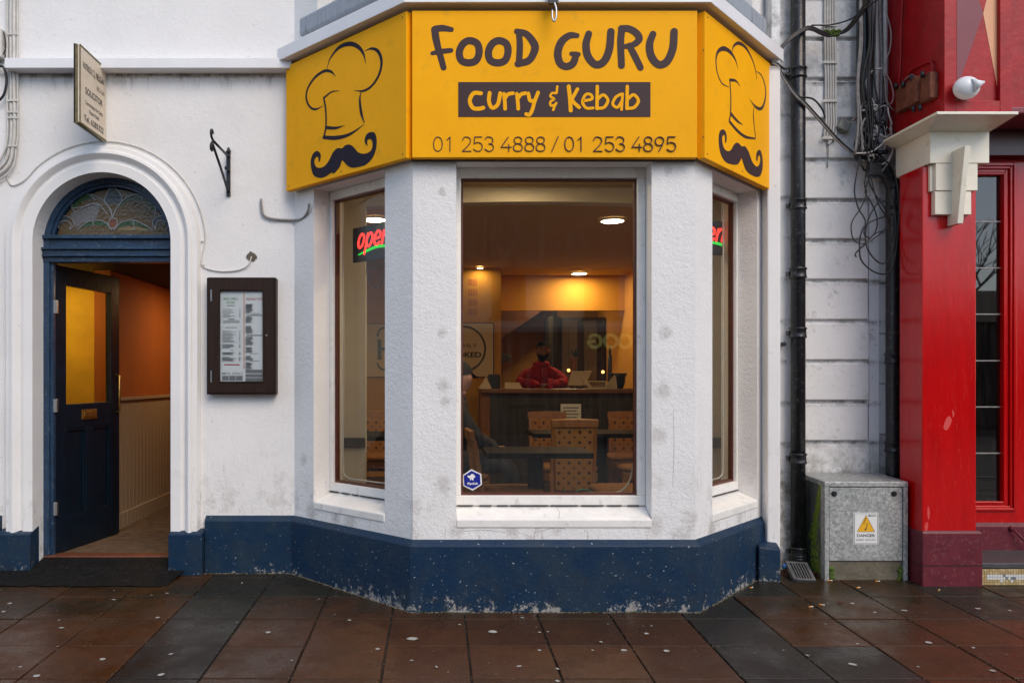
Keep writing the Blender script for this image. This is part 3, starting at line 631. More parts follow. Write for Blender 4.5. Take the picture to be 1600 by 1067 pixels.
# door frame, fanlight and door --------------------------------
mb = MB(); YF = 5.42
def arc_band(mb, r0, r1, y0, y1, z0, n=30):
    A = arch_pts(r0, n, z0); B = arch_pts(r1, n, z0)
    idx = [[mb.vert((x,y,z)) for x, z in L_] for L_, y in ((A,y0),(B,y0),(B,y1),(A,y1))]
    for k in range(len(A)-1):
        for q in range(4): mb.face([idx[q][k], idx[q][k+1], idx[(q+1)%4][k+1], idx[(q+1)%4][k]])
    mb.face([idx[q][0] for q in range(4)]); mb.face([idx[q][-1] for q in range(4)][::-1])
arc_band(mb, .395, AR+.01, YF, YF+.07, .0); arc_band(mb, .415, AR+.01, YF-.018, YF, .0)
dfr = mb.build('door_frame', M['blue'], bevel=.003); adopt(bld, dfr)
ZTR = 2.17
mb = MB(); x0, x1 = AX-.452, AX+.452
for (dy, za, zb) in ((0,ZTR-.01,ZTR+.05),(.03,ZTR+.05,ZTR+.075),(.045,ZTR-.025,ZTR-.01),(.025,ZTR-.055,ZTR-.025),(.035,ZTR-.07,ZTR-.055),(.012,ZTR-.105,ZTR-.07)):
    mb.box(x0, x1, YF-.012-dy, YF+.06, za, zb)
adopt(bld, mb.build('transom', M['blue'], bevel=.003))
# fanlight: leaded stained glass
fan_r = .385; fz = ZTR+.085
fg = {}
def gl(name, c, rough=.12):
    m = mat(name, c, rough, bump=.6, bscale=45); return m
G = dict(amber=gl('amber_leaded_glass', (.085,.058,.026)), green=gl('green_leaded_glass', (.022,.060,.020)), pale=gl('grey_leaded_glass', (.12,.12,.125)), red=gl('rust_leaded_glass', (.13,.04,.015)), clear=gl('pale_yellow_glass', (.17,.135,.06)), slate=gl('slate_leaded_glass', (.035,.045,.055)))
plF = Pl((AX, YF+.03, fz), (1,0,0), (0,0,1))
fan = root0('fanlight', (AX, YF+.03, fz), None, None); del_keys = [k for k in ('label','category') if k in fan]
fan.parent = bld; fan.matrix_parent_inverse = Matrix.Translation(bld.location).inverted()
def fpx(x, y):  # zoom pixels of the fanlight (scale 3.138, offset 0,280)
    v = plF.px(x/3.138, 280+y/3.138); return v
mb = MB(); pts = [(fan_r*math.cos(PI*k/30), fan_r*.80*0+fan_r*math.sin(PI*k/30)) for k in range(31)]
# circle clipped at its chord: the glass stops on the transom
pts = [(x, (AZ-fz)+y) for x, y in pts if (AZ-fz)+y > 0]; pts = [(pts[0][0], 0)]+pts+[(pts[-1][0], 0)]
mb.solid_poly([plF.p(a, b) for a, b in pts], plF.n, .004)
def kid(parent, o): o.parent = parent; o.matrix_parent_inverse = parent.matrix_world.inverted() if parent.type == 'EMPTY' else Matrix.Identity(4); return o
bpy.context.view_layer.update()
kid(fan, mb.build('glass', G['amber']))
def inarch(v): return (v.x**2+(v.y-(AZ-fz))**2) < (fan_r-.008)**2 and v.y > .002
def fpoly(name, m, ptsz):
    q = [fpx(*p) for p in ptsz]; mk = Marks(plF, .005); mk.fill(q, 4); kid(fan, mk.build(name, m))
fpoly('glass', G['green'], [(360,130),(400,90),(440,75),(500,95),(460,95),(410,110),(365,145)])
fpoly('glass', G['green'], [(585,135),(620,100),(670,78),(705,80),(690,98),(640,105)])
fpoly('glass', G['green'], [(705,80),(745,95),(765,130),(750,155),(725,120),(700,98)])
fpoly('glass', G['green'], [(570,240),(620,208),(670,210),(740,248),(670,228),(610,230)])
fpoly('glass', G['green'], [(380,245),(440,210),(510,212),(540,232),(460,225)])
fpoly('glass', G['pale'], [(360,215),(350,170),(400,150),(480,125),(485,165),(470,195),(410,215),(380,235)])
fpoly('glass', G['slate'], [(515,110),(530,60),(552,40),(580,60),(600,105),(560,120)])
fpoly('glass', G['slate'], [(285,205),(310,182),(345,195),(330,205),(300,225)])
fpoly('glass', G['slate'], [(755,205),(790,182),(820,195),(825,215),(790,200),(765,225)])
fpoly('glass', G['red'], [(535,215),(550,190),(575,205),(565,235),(550,240)])
fpoly('glass', G['clear'], [(575,248),(640,234),(730,250),(640,252)])
lead = mat('lead_came', (.22,.23,.24), .4, .3)
mk = Marks(plF, .008)
for pz in ([(552,35),(530,65),(515,110),(545,150),(552,195)], [(552,35),(585,65),(600,105),(570,150),(552,195)], [(555,185),(520,115),(450,78),(395,85),(355,130),(370,165)],
           [(555,185),(590,120),(660,76),(740,90),(765,150),(760,185)], [(262,252),(275,205),(315,182),(350,192),(367,222),(345,248)], [(845,252),(835,205),(800,182),(762,192),(750,220),(765,248)],
           [(290,240),(295,215),(325,205),(350,220),(345,245)], [(765,240),(770,215),(795,205),(822,220),(818,245)], [(355,145),(420,135),(480,120),(530,175)], [(370,165),(440,125),(500,130)],
           [(380,250),(440,208),(510,208),(550,250)], [(560,250),(600,212),(655,203),(710,225),(750,252)], [(535,212),(552,190),(578,208),(565,240),(540,240),(535,212)], [(440,75),(470,105)], [(700,80),(700,105)],
           [(655,205),(662,250)],[(455,208),(462,228)]):
    q = [fpx(*p) for p in pz]; q = [p for p in q]; mk.stroke(q, .0055, 6)
kid(fan, mk.build('lead_came', lead))
# door: hinged left, standing open inwards
hx, hy = -2.585, 5.452
door_e = bpy.data.objects.new('door', None); COL.objects.link(door_e)
ang = math.atan2(.73, .135)
dd = Vector((math.cos(ang), math.sin(ang), 0)); dn = Vector((math.sin(ang), -math.cos(ang), 0))    # dn = outward face
door_e.location = (0,0,0); door_e.parent = bld; door_e.matrix_parent_inverse = Matrix.Translation(bld.location).inverted()
class DF:
    def p(s, u, n, z): q = Vector((hx, hy, 0))+dd*u-dn*n; return Vector((q.x, q.y, z))
D_ = DF(); DW, DZ0, DZ1 = .76, .085, 2.055
mb = MB()
rails = [(0,.11,DZ0,DZ1),(DW-.11,DW,DZ0,DZ1),(.11,DW-.11,DZ0,DZ0+.22),(.11,DW-.11,.93,1.10),(.11,DW-.11,DZ1-.13,DZ1),(DW/2-.04,DW/2+.04,DZ0+.22,.93)]
for (a, b, c, d) in rails: mb.fbox(D_, a, b, 0, .045, c, d)
mb.fbox(D_, .11, DW-.11, .018, .03, DZ0+.22, .93)
leaf = mb.build('door_leaf', M['navy'], bevel=.004); leaf.parent = door_e
mb = MB(); mb.fbox(D_, -.003, .0, .002, .045, DZ0, DZ1)
o = mb.build('door_edge', M['blue']); o.parent = door_e
mb = MB()
for (a, b) in ((.11, DW/2-.04), (DW/2+.04, DW-.11)):
    for (c, d, e, f_) in ((a, a+.018, DZ0+.22, .93), (b-.018, b, DZ0+.22, .93), (a+.018, b-.018, DZ0+.22, DZ0+.238), (a+.018, b-.018, .912, .93)): mb.fbox(D_, c, d, .004, .02, e, f_)
o = mb.build('panel_moulding', M['navy'], bevel=.003); o.parent = door_e
mb = MB(); mb.poly([D_.p(.11,.02,1.10), D_.p(DW-.11,.02,1.10), D_.p(DW-.11,.02,DZ1-.13), D_.p(.11,.02,DZ1-.13)])
o = mb.build('glass', M['glassdark'], fix=False); o.parent = door_e
mb = MB(); mb.fbox(D_, .28, .46, -.008, 0, .985, 1.055); mb.fbox(D_, .30, .44, -.014, -.008, 1.0, 1.04)
o = mb.build('letter_plate', M['brass'], bevel=.003); o.parent = door_e
mb = MB(); mb.tube([D_.p(DW-.055,-.0,1.02), D_.p(DW-.055,-.035,1.03), D_.p(DW-.055,-.035,1.30), D_.p(DW-.055,0,1.31)], .008, 8)
o = mb.build('handle', M['brass']); o.parent = door_e
for z in (.35, 1.05, 1.72):
    mb = MB(); mb.box(hx-.012, hx+.02, hy-.03, hy-.004, z, z+.09); o = mb.build('hinge', M['chrome'], bevel=.003); o.parent = door_e
# corridor
mb = MB(); mb.box(-2.66, -2.53, 6.24, 10.0, .0, 1.10); adopt(bld, mb.build('wainscot', M['wainscot']))
mb = MB(); mb.box(-2.66, -2.535, 6.24, 10.0, 1.10, 2.7); mb.box(-1.62,-1.52,5.54,10,0,2.7); mb.box(-2.66,-1.52,10,10.1,0,2.7); adopt(bld, mb.build('corridor_wall', M['orangewall']))
mb = MB(); mb.box(-3.40, -3.30, 5.54, 6.60, 0, 2.7); mb.box(-3.3,-2.66,6.45,6.55,0,2.7); mb.box(-2.90,-2.66,6.40,6.449,.0,1.45); adopt(bld, mb.build('added_alcove_wall', mat('added_alcove_yellow', (.62,.40,.03), .8, var=.2, vscale=3)))  # alcove added behind the open door so its glass shows lit yellow
mb = MB(); mb.box(-2.53, -2.512, 6.24, 10.0, 1.10, 1.125); mb.box(-2.53, -2.515, 6.24, 10.0, .07, .20); adopt(bld, mb.build('dado_rail', M['wainscot'], bevel=.003))
mb = MB(); mb.box(-3.40, -1.52, 5.56, 10.0, 2.12, 2.2); adopt(bld, mb.build('corridor_ceiling', M['darkceil']))
mb = MB(); mb.box(-3.40, -1.52, 5.50, 10.0, -.1, .078); adopt(bld, mb.build('corridor_floor', M['carpet']))
mb = MB(); mb.box(-2.646, -1.738, 5.40, 5.50, -.1, .085); adopt(bld, mb.build('threshold', M['threshold'], bevel=.006))
# tarmac ramp up to the threshold
mb = MB(); rows = [(-3.1,-1.665,4.965,0.005),(-3.1,-1.650,5.08,.014),(-2.86,-1.63,5.212,.032),(-2.645,-1.739,5.23,.04),(-2.645,-1.739,5.40,.073)]
pr = None
for (xa, xb, y, dz) in rows:
    r = []
    for k in range(25):
        jx = random.uniform(-.008,.008); r.append(mb.vert((xa+(xb-xa)*k/24+jx, y+(random.uniform(-.018,.018) if y < 5.0 else 0), gz(min(y,5.3))+dz)))
    if pr:
        for k in range(24): mb.face([pr[k], pr[k+1], r[k+1], r[k]], True)
    pr = r
tag(mb.build('path', M['tar'], fix=False), kind='structure')
# ------------------------------------------------------------------ restaurant room
FZ = .10
mb = MB(); mb.box(-1.5, 2.6, 5.56, 12.2, -.1, FZ); mb.poly([(P1[0]+.12,4.76,FZ-.002),(P2[0]-.12,4.76,FZ-.002),(P3[0]-.05,5.56,FZ-.002),(P0[0]+.05,5.56,FZ-.002)]); adopt(bld, mb.build('room_floor', M['floor'], fix=False))
mb = MB(); mb.box(-1.5, 2.6, 5.56, 12.2, 2.60, 2.70); mb.poly([(P1[0]+.1,4.74,2.62),(P2[0]-.1,4.74,2.62),(P3[0]-.05,5.56,2.62),(P0[0]+.05,5.56,2.62)][::-1]); adopt(bld, mb.build('room_ceiling', M['ceil'], fix=False))
mb = MB()
# bay-side nibs and the shallow arched beam over the bay opening
mb.box(-1.5, -.484, 5.545, 5.66, FZ, 2.60); mb.box(1.86, 2.6, 5.545, 5.66, FZ, 2.60)
prv = None
for k in range(17):
    x = -.484+(2.344)*k/16; z = 2.47+.035*math.sin(PI*k/16)
    r = [mb.vert((x, y, zz)) for y, zz in ((5.545,z),(5.545,2.6),(5.66,2.6),(5.66,z))]
    if prv: 
        for q in range(4): mb.face([prv[q], r[q], r[(q+1)%4], prv[(q+1)%4]])
    prv = r
adopt(bld, mb.build('bay_arch_wall', M['cream'], fix=False))
for a in ((-1.5,-.484),(1.86,2.6)): mb = MB(); mb.box(a[0], a[1], 5.52, 5.545, .80, .87); adopt(bld, mb.build('dark_dado_rail', M['counter'], bevel=.004))
mb = MB(); mb.box(-1.55, -1.45, 5.66, 9.6, FZ, 2.6); mb.box(2.44, 2.6, 5.66, 12.2, FZ, 2.6); mb.box(-1.5, .79, 9.6, 9.7, FZ, 2.6); mb.box(.79, 2.44, 10.3, 10.4, 2.15, 2.6); mb.box(.72,.79,9.7,12.1,FZ,2.6)
adopt(bld, mb.build('room_wall', M['amber']))
mb = MB(); mb.box(.79, 2.44, 12.0, 12.1, FZ, 2.6); adopt(bld, mb.build('kitchen_wall', mat('kitchen_wall_paint', (.30,.17,.035), .8)))
mb = MB(); mb.hexa([(.80,11.5,1.75),(1.62,11.5,2.30),(1.62,11.9,2.30),(.80,11.9,1.75),(.80,11.5,2.59),(1.62,11.5,2.59),(1.62,11.9,2.59),(.80,11.9,2.59)]); adopt(bld, mb.build('kitchen_wedge', mat('maroon_wedge', (.06,.018,.012), .7)))  # dark maroon wedge below the kitchen ceiling
# ceiling downlights
def downlight(px, py, label, power, g=1.0):
    z = 2.597; Y = (z-E)*F/(CY-py); x = (px-CX)*Y/F
    e = root0('downlight', (x, Y, z), label, 'ceiling light', 'ceiling downlights in the cafe')
    a = MB(); a.lathe([(.092*g,-.004),(.092*g,-.016),(.088*g,-.018)], (x,Y,z), 24); kid2(e, a.build('diffuser', M['lamp']))
    a = MB(); prv = None
    for k in range(25):
        c, s = math.cos(2*PI*k/24), math.sin(2*PI*k/24)
        r = [a.vert((x+rr_*c, Y+rr_*s, z+h)) for rr_, h in ((.094*g,0),(.112*g,0),(.108*g,-.012),(.094*g,-.018))]
        if prv: 
            for q in range(4): a.face([prv[q], r[q], r[(q+1)%4], prv[(q+1)%4]], True)
        prv = r
    kid2(e, a.build('rim', M['plastic'], fix=True))
    li = bpy.data.lights.new('downlight_glow', 'AREA'); li.shape = 'DISK'; li.size = .18*g; li.energy = power*.5; li.color = (1,.70,.36)
    lo = bpy.data.objects.new('downlight_glow', li); COL.objects.link(lo); lo.location = (x, Y, z-.022); kid2(e, lo)
    return e
def kid2(e, o): o.parent = e; o.matrix_parent_inverse = Matrix.Translation(e.location).inverted(); return o
downlight(957, 343, 'large glowing round downlight at upper right behind the front window', 14)
downlight(905, 426, 'round downlight above the counter, right of the man in red', 15)
downlight(585, 341, 'bright round downlight above the open sign in the left bay window', 14)
downlight(582, 421, 'small round downlight seen below the left open sign', 18)
downlight(750, 417, 'tiny spotlight above the round cafe poster', 1.5, .4)
# unseen lamps: corridor and bay; alcove and kitchen ones added to light glass and wall
for (x, y, z, en, cc) in ((-1.9,7.3,2.118,4.5,(1,.62,.28)), (-2.98,5.98,2.118,3.2,(1,.78,.35)), (.55,5.12,2.612,4.5,(1,.72,.40)), (1.5,11.2,2.598,5,(1,.62,.22))):
    a = MB(); a.lathe([(.07,-.0),(.07,-.01),(.05,-.015)], (x,y,z), 20); adopt(bld, a.build('unseen_lamp', M['lamp']))
    li = bpy.data.lights.new('unseen_lamp_glow', 'AREA'); li.shape = 'DISK'; li.size = .14; li.energy = en; li.color = cc
    lo = bpy.data.objects.new('unseen_lamp_glow', li); COL.objects.link(lo); lo.location = (x,y,z-.02); adopt(bld, lo)
# ------------------------------------------------------------------ yellow fascia sign round the bay
sg = root0('shop_sign', (.67, 4.45, 2.5), 'long yellow three-sided shop sign reading FOOD GURU wrapped round the bay', 'shop sign')
S0, S1 = (-.128+.0, 4.43), (1.452, 4.43)
mb = MB(); mb.box(S0[0], S1[0], 4.43, 4.475, 2.503, 3.315)
front = kid2(sg, mb.build('front_panel', M['yellow'], bevel=.002))
mb = MB(); mb.box(S0[0]-.006, S1[0]+.006, 4.476, 4.506, 2.50, 3.325); kid2(sg, mb.build('backing_frame', M['darkwood']))
GL = Fr((-.975, 5.232), (-.160, 4.437)); GR = Fr((1.496, 4.437), (2.212, 5.228))
for fr in (GL, GR):
    mb = MB(); mb.fbox(fr, 0, fr.L, 0, .045, 2.503, 3.318); kid2(sg, mb.build('side_panel', M['yellow'], bevel=.003))
    mb = MB(); mb.fbox(fr, .0, fr.L, .046, .066, 2.515, 3.325); kid2(sg, mb.build('backing_frame', M['darkwood']))
# soffit under the sign boards closing to the wall
def screw(p): s = MB(); s.lathe([(.004,-.002),(.004,.0)], p, 8, 'Y'); kid2(sg, s.build('screw', M['ink']))
for fr in (GL, GR):
    for u in (.03, fr.L*.5, fr.L-.03):
        for z in (2.53, 3.29): screw(fr.p(u,0,z))
for z in (2.62, 3.10): screw((1.488, 4.437, z))
plS = Pl((0, 4.43, 0), (1,0,0), (0,0,1))
def z6(x, y): return plS.px(660+x/3.8095, 20+y/3.8095)
KS = 4.43/F/3.8095     # metres per traced pixel
mk = Marks(plS)
for pts, w, cl in (
 ([(78,98),(120,94),(172,102)], [40,40,30], 0), ([(74,103),(80,150),(92,205),(108,262),(126,328)], [44,44,40,38,36], 0), ([(60,243),(115,232),(170,226)], [24,32,28], 0),
 ([(278,168),(325,185),(338,235),(320,285),(275,300),(232,285),(220,238),(240,190)], 43, 1), ([(452,168),(498,185),(510,232),(492,285),(447,300),(405,285),(393,238),(413,190)], 43, 1),
 ([(575,120),(580,200),(575,300)], [36,38,38], 0), ([(562,113),(620,130),(664,185),(668,225),(635,285),(568,306)], [34,40,46,46,42,40], 0),
 ([(920,138),(875,138),(828,175),(806,240),(818,300),(855,322),(895,305),(915,255)], [30,40,46,46,44,42,44,40], 0), ([(888,246),(915,250),(928,250)], [26,34,28], 0),
 ([(990,128),(974,190),(985,260),(1030,310),(1080,292),(1112,220),(1122,115)], [40,44,46,44,46,46,44], 0),
 ([(1186,105),(1180,180),(1185,316)], [42,42,40], 0), ([(1184,96),(1230,98),(1275,125),(1290,160),(1255,192),(1195,205)], [40,40,42,42,34,26], 0), ([(1232,198),(1262,255),(1298,328)], [36,40,38], 0),
 ([(1372,130),(1352,190),(1362,260),(1405,310),(1455,292),(1490,215),(1498,115)], [40,44,46,44,46,46,44], 0)):
    ww = [k*KS for k in w] if isinstance(w, list) else w*KS
    mk.stroke([z6(*p) for p in pts], ww, 7, bool(cl))
a, c = z6(214,621), z6(1357,415); mk.rect(a.x, a.y, c.x, c.y)
GL_ = {'0':[[(.5,1),(.15,.85),(.03,.5),(.15,.15),(.5,0),(.85,.15),(.97,.5),(.85,.85)]], '1':[[(.15,.78),(.75,1)],[(.75,1),(.75,0)]], '2':[[(.05,.75),(.2,.95),(.5,1),(.85,.9),(.92,.68),(.7,.42),(.03,0)],[(.03,0),(1,0)]],
 '3':[[(.05,.85),(.3,1),(.75,.95),(.92,.75),(.75,.55),(.45,.52)],[(.45,.52),(.85,.45),(.98,.25),(.8,.05),(.4,0),(.02,.15)]], '4':[[(.7,1),(.02,.28)],[(.02,.28),(1,.28)],[(.75,.5),(.75,0)]],
 '5':[[(.92,1),(.15,1)],[(.15,1),(.1,.52)],[(.1,.52),(.45,.62),(.85,.52),(.97,.3),(.8,.06),(.4,0),(.03,.14)]],
 '8':[[(.5,1),(.18,.92),(.1,.76),(.22,.58),(.5,.53),(.78,.58),(.9,.76),(.82,.92)],[(.5,.53),(.12,.42),(.03,.25),(.15,.06),(.5,0),(.85,.06),(.97,.25),(.88,.42)]],
 '9':[[(.5,1),(.12,.88),(.03,.68),(.15,.48),(.45,.4),(.8,.5),(.95,.7),(.85,.9)],[(.93,.62),(.7,.3),(.42,0)]], '/':[[(0,-.02),(1,1.03)]]}
cells = [('0',65,120),('1',142,172),('2',236,290),('5',303,358),('3',371,424),('4',467,530),('8',541,596),('8',609,664),('8',676,731),('/',770,808),('0',846,901),('1',922,952),('2',1016,1070),('5',1085,1140),('3',1150,1203),('4',1246,1306),('8',1316,1370),('9',1384,1438),('5',1453,1508)]
for ch, xa, xb in cells:
    for st in GL_[ch]:
        cl = ch in '0' or (ch == '8') or (ch == '9' and len(st) > 4)
        q = [z6(xa+(xb-xa)*p[0], 826-85*p[1]) for p in st]
        mk.stroke(q, 5.3*KS, 5, cl)
kid2(sg, mk.build('lettering', M['ink']))
mk = Marks(plS, .0035)
for pts, w in (([(348,482),(305,482),(282,525),(300,568),(335,574),(362,568)],24), ([(400,480),(396,530),(415,568),(448,548),(463,482)],23), ([(485,486),(490,530),(492,574)],22), ([(490,512),(510,488),(538,482)],22),
 ([(562,486),(567,530),(570,574)],22), ([(568,512),(588,488),(614,482)],22), ([(630,484),(640,524),(664,528)],22), ([(688,478),(668,530),(652,585),(635,610),(617,606)],22),
 ([(802,442),(798,480)],14), ([(796,482),(770,482),(762,502),(784,516),(762,532),(764,556),(790,550)],14), ([(796,540),(786,560),(778,582)],14),
 ([(870,442),(878,520),(882,585)],24), ([(922,458),(896,505),(888,522)],21), ([(888,522),(908,545),(932,566)],22), ([(958,528),(1008,516),(1000,490),(970,492),(952,535),(975,570),(1015,570)],17),
 ([(1040,442),(1038,574)],20), ([(1040,520),(1075,492),(1103,525),(1080,566),(1040,572)],18), ([(1180,488),(1148,508),(1132,548),(1160,566),(1186,530)],17), ([(1190,486),(1184,580)],16),
 ([(1218,442),(1216,574)],20), ([(1218,520),(1255,492),(1284,526),(1260,566),(1218,573)],19)):
    mk.stroke([z6(*p) for p in pts], w*KS, 6)
kid2(sg, mk.build('lettering', M['inkyel']))
# chef hat and moustache on the two side boards, traced on their own planes
def side_logo(fr, sc, ox, oy, strokes, mou, mt):
    o0 = fr.p(0,0,0); pl = Pl(o0, fr.p(1,0,0)-o0, (0,0,1)); mk = Marks(pl)
    # traced width is foreshortened: scale by the vertical metres-per-pixel at that place
    def q(p): return pl.px(ox+p[0]/sc, oy+p[1]/sc)
    for pts, w in strokes:
        Y = 4.8; k = Y/F/sc
        mk.stroke([q(p) for p in pts], [x*k*1.35 for x in w], 7)
    mk.fill([q(p) for p in mou], 3)
    kid2(sg, mk.build('hat_and_moustache_logo', mt))
side_logo(GL, 4.6375, 460, 60, [
 ([(235,225),(262,145),(325,68),(400,42),(460,62),(500,112),(517,182)], [1,10,20,24,22,14,2]),
 ([(508,95),(560,76),(608,98),(632,170),(615,262),(562,345),(500,382),(432,380)], [1,12,18,18,16,14,12,1]),
 ([(300,278),(265,243),(215,240),(150,285),(100,360),(86,430),(108,492),(152,516),(210,490)], [1,14,16,16,14,14,12,12,1]),
 ([(330,382),(270,390),(213,435)], [1,8,12]), ([(213,432),(228,520),(229,640),(213,722)], [12,12,12,14]),
 ([(213,718),(300,722),(400,697),(507,625)], [20,22,16,1]), ([(230,648),(300,651),(365,632)], [18,14,1]), ([(482,392),(475,450),(485,540),(508,615)], [3,14,18,3])],
 [(347,798),(370,776),(405,772),(435,795),(460,825),(500,838),(545,825),(567,790),(565,745),(545,730),(527,745),(530,780),(512,755),(515,715),(540,685),(580,685),(597,740),(590,810),(565,870),(520,915),(470,932),(415,938),(380,918),(347,885),(330,930),(290,978),(268,975),(230,1000),(190,1012),(145,998),(125,950),(120,890),(135,840),(165,817),(190,840),(188,880),(178,897),(175,865),(160,860),(145,885),(150,920),(175,940),(215,930),(250,890),(280,830),(312,798)], M['ink2'])
side_logo(GR, 4.64, 1100, 60, [
 ([(245,222),(228,160),(190,102),(142,76),(100,100),(86,165),(97,255),(130,328),(180,355)], [1,12,22,24,18,12,10,8,3]),
 ([(202,105),(215,58),(250,37),(300,68),(345,145),(372,230),(382,305)], [1,12,18,18,12,8,1]),
 ([(378,240),(415,270),(443,350),(445,430),(425,498),(398,512),(365,490),(332,445)], [3,8,12,14,18,18,14,1]),
 ([(262,350),(230,310),(187,303)], [1,12,16]), ([(186,303),(193,420),(192,540),(182,602)], [10,12,12,12]),
 ([(182,602),(240,670),(300,715),(372,728)], [16,18,16,8]), ([(192,545),(240,600),(282,630)], [20,14,1]), ([(360,500),(358,580),(372,720)], [2,10,5])],
 [(272,785),(255,766),(235,757),(215,775),(195,810),(170,820),(145,800),(132,760),(130,715),(145,700),(152,715),(152,762),(163,735),(160,700),(150,670),(125,663),(108,700),(108,780),(125,850),(160,900),(205,915),(240,915),(258,895),(272,870),(285,910),(300,950),(325,980),(370,1003),(405,998),(423,940),(422,870),(410,820),(395,810),(380,835),(378,880),(385,890),(390,860),(402,850),(408,880),(398,920),(375,930),(345,890),(325,830),(305,795),(290,782)], M['ink'])
# hook hanging above the sign
hk = root0('iron_hook', (.665, 4.36, 3.30), 'black iron hook hanging over the top edge of the yellow front sign', 'hook')
mb = MB(); mb.tube([P(864,-40,4.38),P(864,-5,4.38)], .012, 8); mb.box(P(858,0,4.35).x, P(873,0,4.35).x, 4.355, 4.38, P(0,8,4.37).z, P(0,-12,4.37).z)
kid2(hk, mb.build('bracket', M['iron'], bevel=.002))
mb = MB(); pts = [P(866,4,4.36),P(869,14,4.355),P(869,26,4.35),P(866,34,4.35),P(863,28,4.35),P(863,16,4.355)]; mb.tube(smooth(pts,5), .0055, 8); kid2(hk, mb.build('hook', M['chrome']))
# ------------------------------------------------------------------ solicitor sign
ss = root0('projecting_sign', (-2.175, 5.27, 2.85), 'old cream projecting board reading SOLICITOR above the arched doorway', 'sign')
mb = MB(); mb.hexa([(-2.190,4.90,2.850),(-2.176,4.90,2.850),(-2.176,5.285,2.843),(-2.190,5.285,2.843),(-2.190,4.90,3.322),(-2.176,4.90,3.322),(-2.176,5.285,3.322),(-2.190,5.285,3.322)])
kid2(ss, mb.build('board', M['signcream'], bevel=.002))
mb = MB(); mb.box(-2.203, -2.192, 4.898, 5.285, 2.842, 3.328); kid2(ss, mb.build('back_board', M['signedge']))
mb = MB(); mb.box(-2.216, -2.205, 4.903, 5.285, 2.848, 3.332); kid2(ss, mb.build('back_board', M['darkwood']))
mb = MB()
for a in ((4.898,5.285,2.843,2.852),(4.898,5.285,3.318,3.326)): mb.box(-2.178,-2.172,*a)
mb.box(-2.178,-2.172,4.896,4.903,2.845,3.325); kid2(ss, mb.build('frame', M['signedge']))
plX = Pl((-2.176, 4.90, 0), (0,1,0), (0,0,1))
for tx, z, h, w, a, al in (('PATRICK C.J. NELIGAN', 3.198, .042, .31, .045, 'LEFT'), ('B.C.L. LL.B.', 3.132, .026, .115, .36, 'RIGHT'), ('SOLICITOR', 3.052, .042, .255, .075, 'LEFT'), ('Commissioner for Oaths', 2.988, .024, .255, .075, 'LEFT'), ('Notary Public', 2.945, .024, .15, .13, 'LEFT'), ('Tel. 6285322', 2.880, .038, .29, .055, 'LEFT')):
    kid2(ss, text(tx, plX, a, z, h, M['textblack'], width=w, align=al, bold=.008))
# ------------------------------------------------------------------ menu case
mc = root0('menu_case', (-1.27, 5.3, 1.18), 'dark brown wall cabinet with glazed door holding a paper menu', 'menu case')
YM = 5.23
def mx(px, Y=YM): return (px-CX)*Y/F
def mz(py, Y=YM): return E-(py-CY)*Y/F
X0, X1, Z0, Z1 = mx(323), mx(431), mz(616), mz(434); gx0, gx1, gz0, gz1 = mx(343.5), mx(411), mz(596), mz(455)
mb = MB()
mb.box(X0, X1, 5.245, 5.30, Z0, Z1) ; kid2(mc, mb.build('case_box', M['darkwood'], bevel=.003))
mb = MB(); d0 = .012
for a in ((X0+d0,gx0,Z0+d0,Z1-d0),(gx1,X1-d0,Z0+d0,Z1-d0),(gx0,gx1,Z0+d0,gz0),(gx0,gx1,gz1,Z1-d0)): mb.box(a[0],a[1],YM-.006,5.244,a[2],a[3])
cd = kid2(mc, mb.build('door', M['darkwood']))
mb = MB()
for a in ((X0,X0+d0,Z0,Z1),(X1-d0,X1,Z0,Z1),(X0+d0,X1-d0,Z0,Z0+d0),(X0+d0,X1-d0,Z1-d0,Z1)): mb.box(a[0],a[1],YM+.001,5.2449,a[2],a[3])
for a in ((gx0-.008,gx0,gz0-.008,gz1+.008),(gx1,gx1+.008,gz0-.008,gz1+.008),(gx0,gx1,gz0-.008,gz0),(gx0,gx1,gz1,gz1+.008)): mb.box(a[0],a[1],YM-.010,YM-.0062,a[2],a[3])
kid2(mc, mb.build('frame', M['darkwood'], bevel=.002))
mb = MB(); mb.box(gx0+.001,gx1-.001,5.2405,5.2438,gz0+.001,gz1-.001); kid2(mc, mb.build('menu_sheet', M['paper']))
mb = MB(); mb.poly([(gx0,5.232,gz0),(gx1,5.232,gz0),(gx1,5.232,gz1),(gx0,5.232,gz1)]); kid2(mc, mb.build('pane', M['glass3'], fix=False))
mb = MB()
for y0, y1 in ((453,471),(579,597)):
    mb = MB(); mb.box(mx(329.5), mx(331.5), YM-.011, YM-.0055, mz(y1), mz(y0)); kid2(mc, mb.build('hinge', M['chrome']))
mb = MB(); mb.lathe([(.006,-.008),(.006,0)], (mx(417), YM-.006, mz(524)), 10, 'Y'); kid2(mc, mb.build('lock', M['chrome']))
plM = Pl((0, 5.2404, 0), (1,0,0), (0,0,1))
def m5(x, y): v = P(310+x/4.271, 380+y/4.271, 5.2404); return v.x, v.z
def mline(mk, x0, x1, y, h):
    a = m5(x0, y+h/2); c = m5(x1, y-h/2); mk.rect(a[0], a[1], c[0], c[1])
sm = 5.24/F/4.271
for tx, x, y, h, w, mt in (('BBQ GRILL', 168, 379, 17, 98, 'green'), ('FOOD', 187, 404, 17, 56, 'green'), ('INDIAN FOO', 319, 381, 17, 108, 'redprint'), ('MEAL DEALS', 160, 877, 17, 135, 'textgrey')):
    p = m5(x, y); kid2(mc, text(tx, plM, p[0], p[1], h*sm, M[mt], width=w*sm, bold=.01, lift=.0002, up=.0002))
mk = Marks(plM, .0003); r2 = random.Random(3)
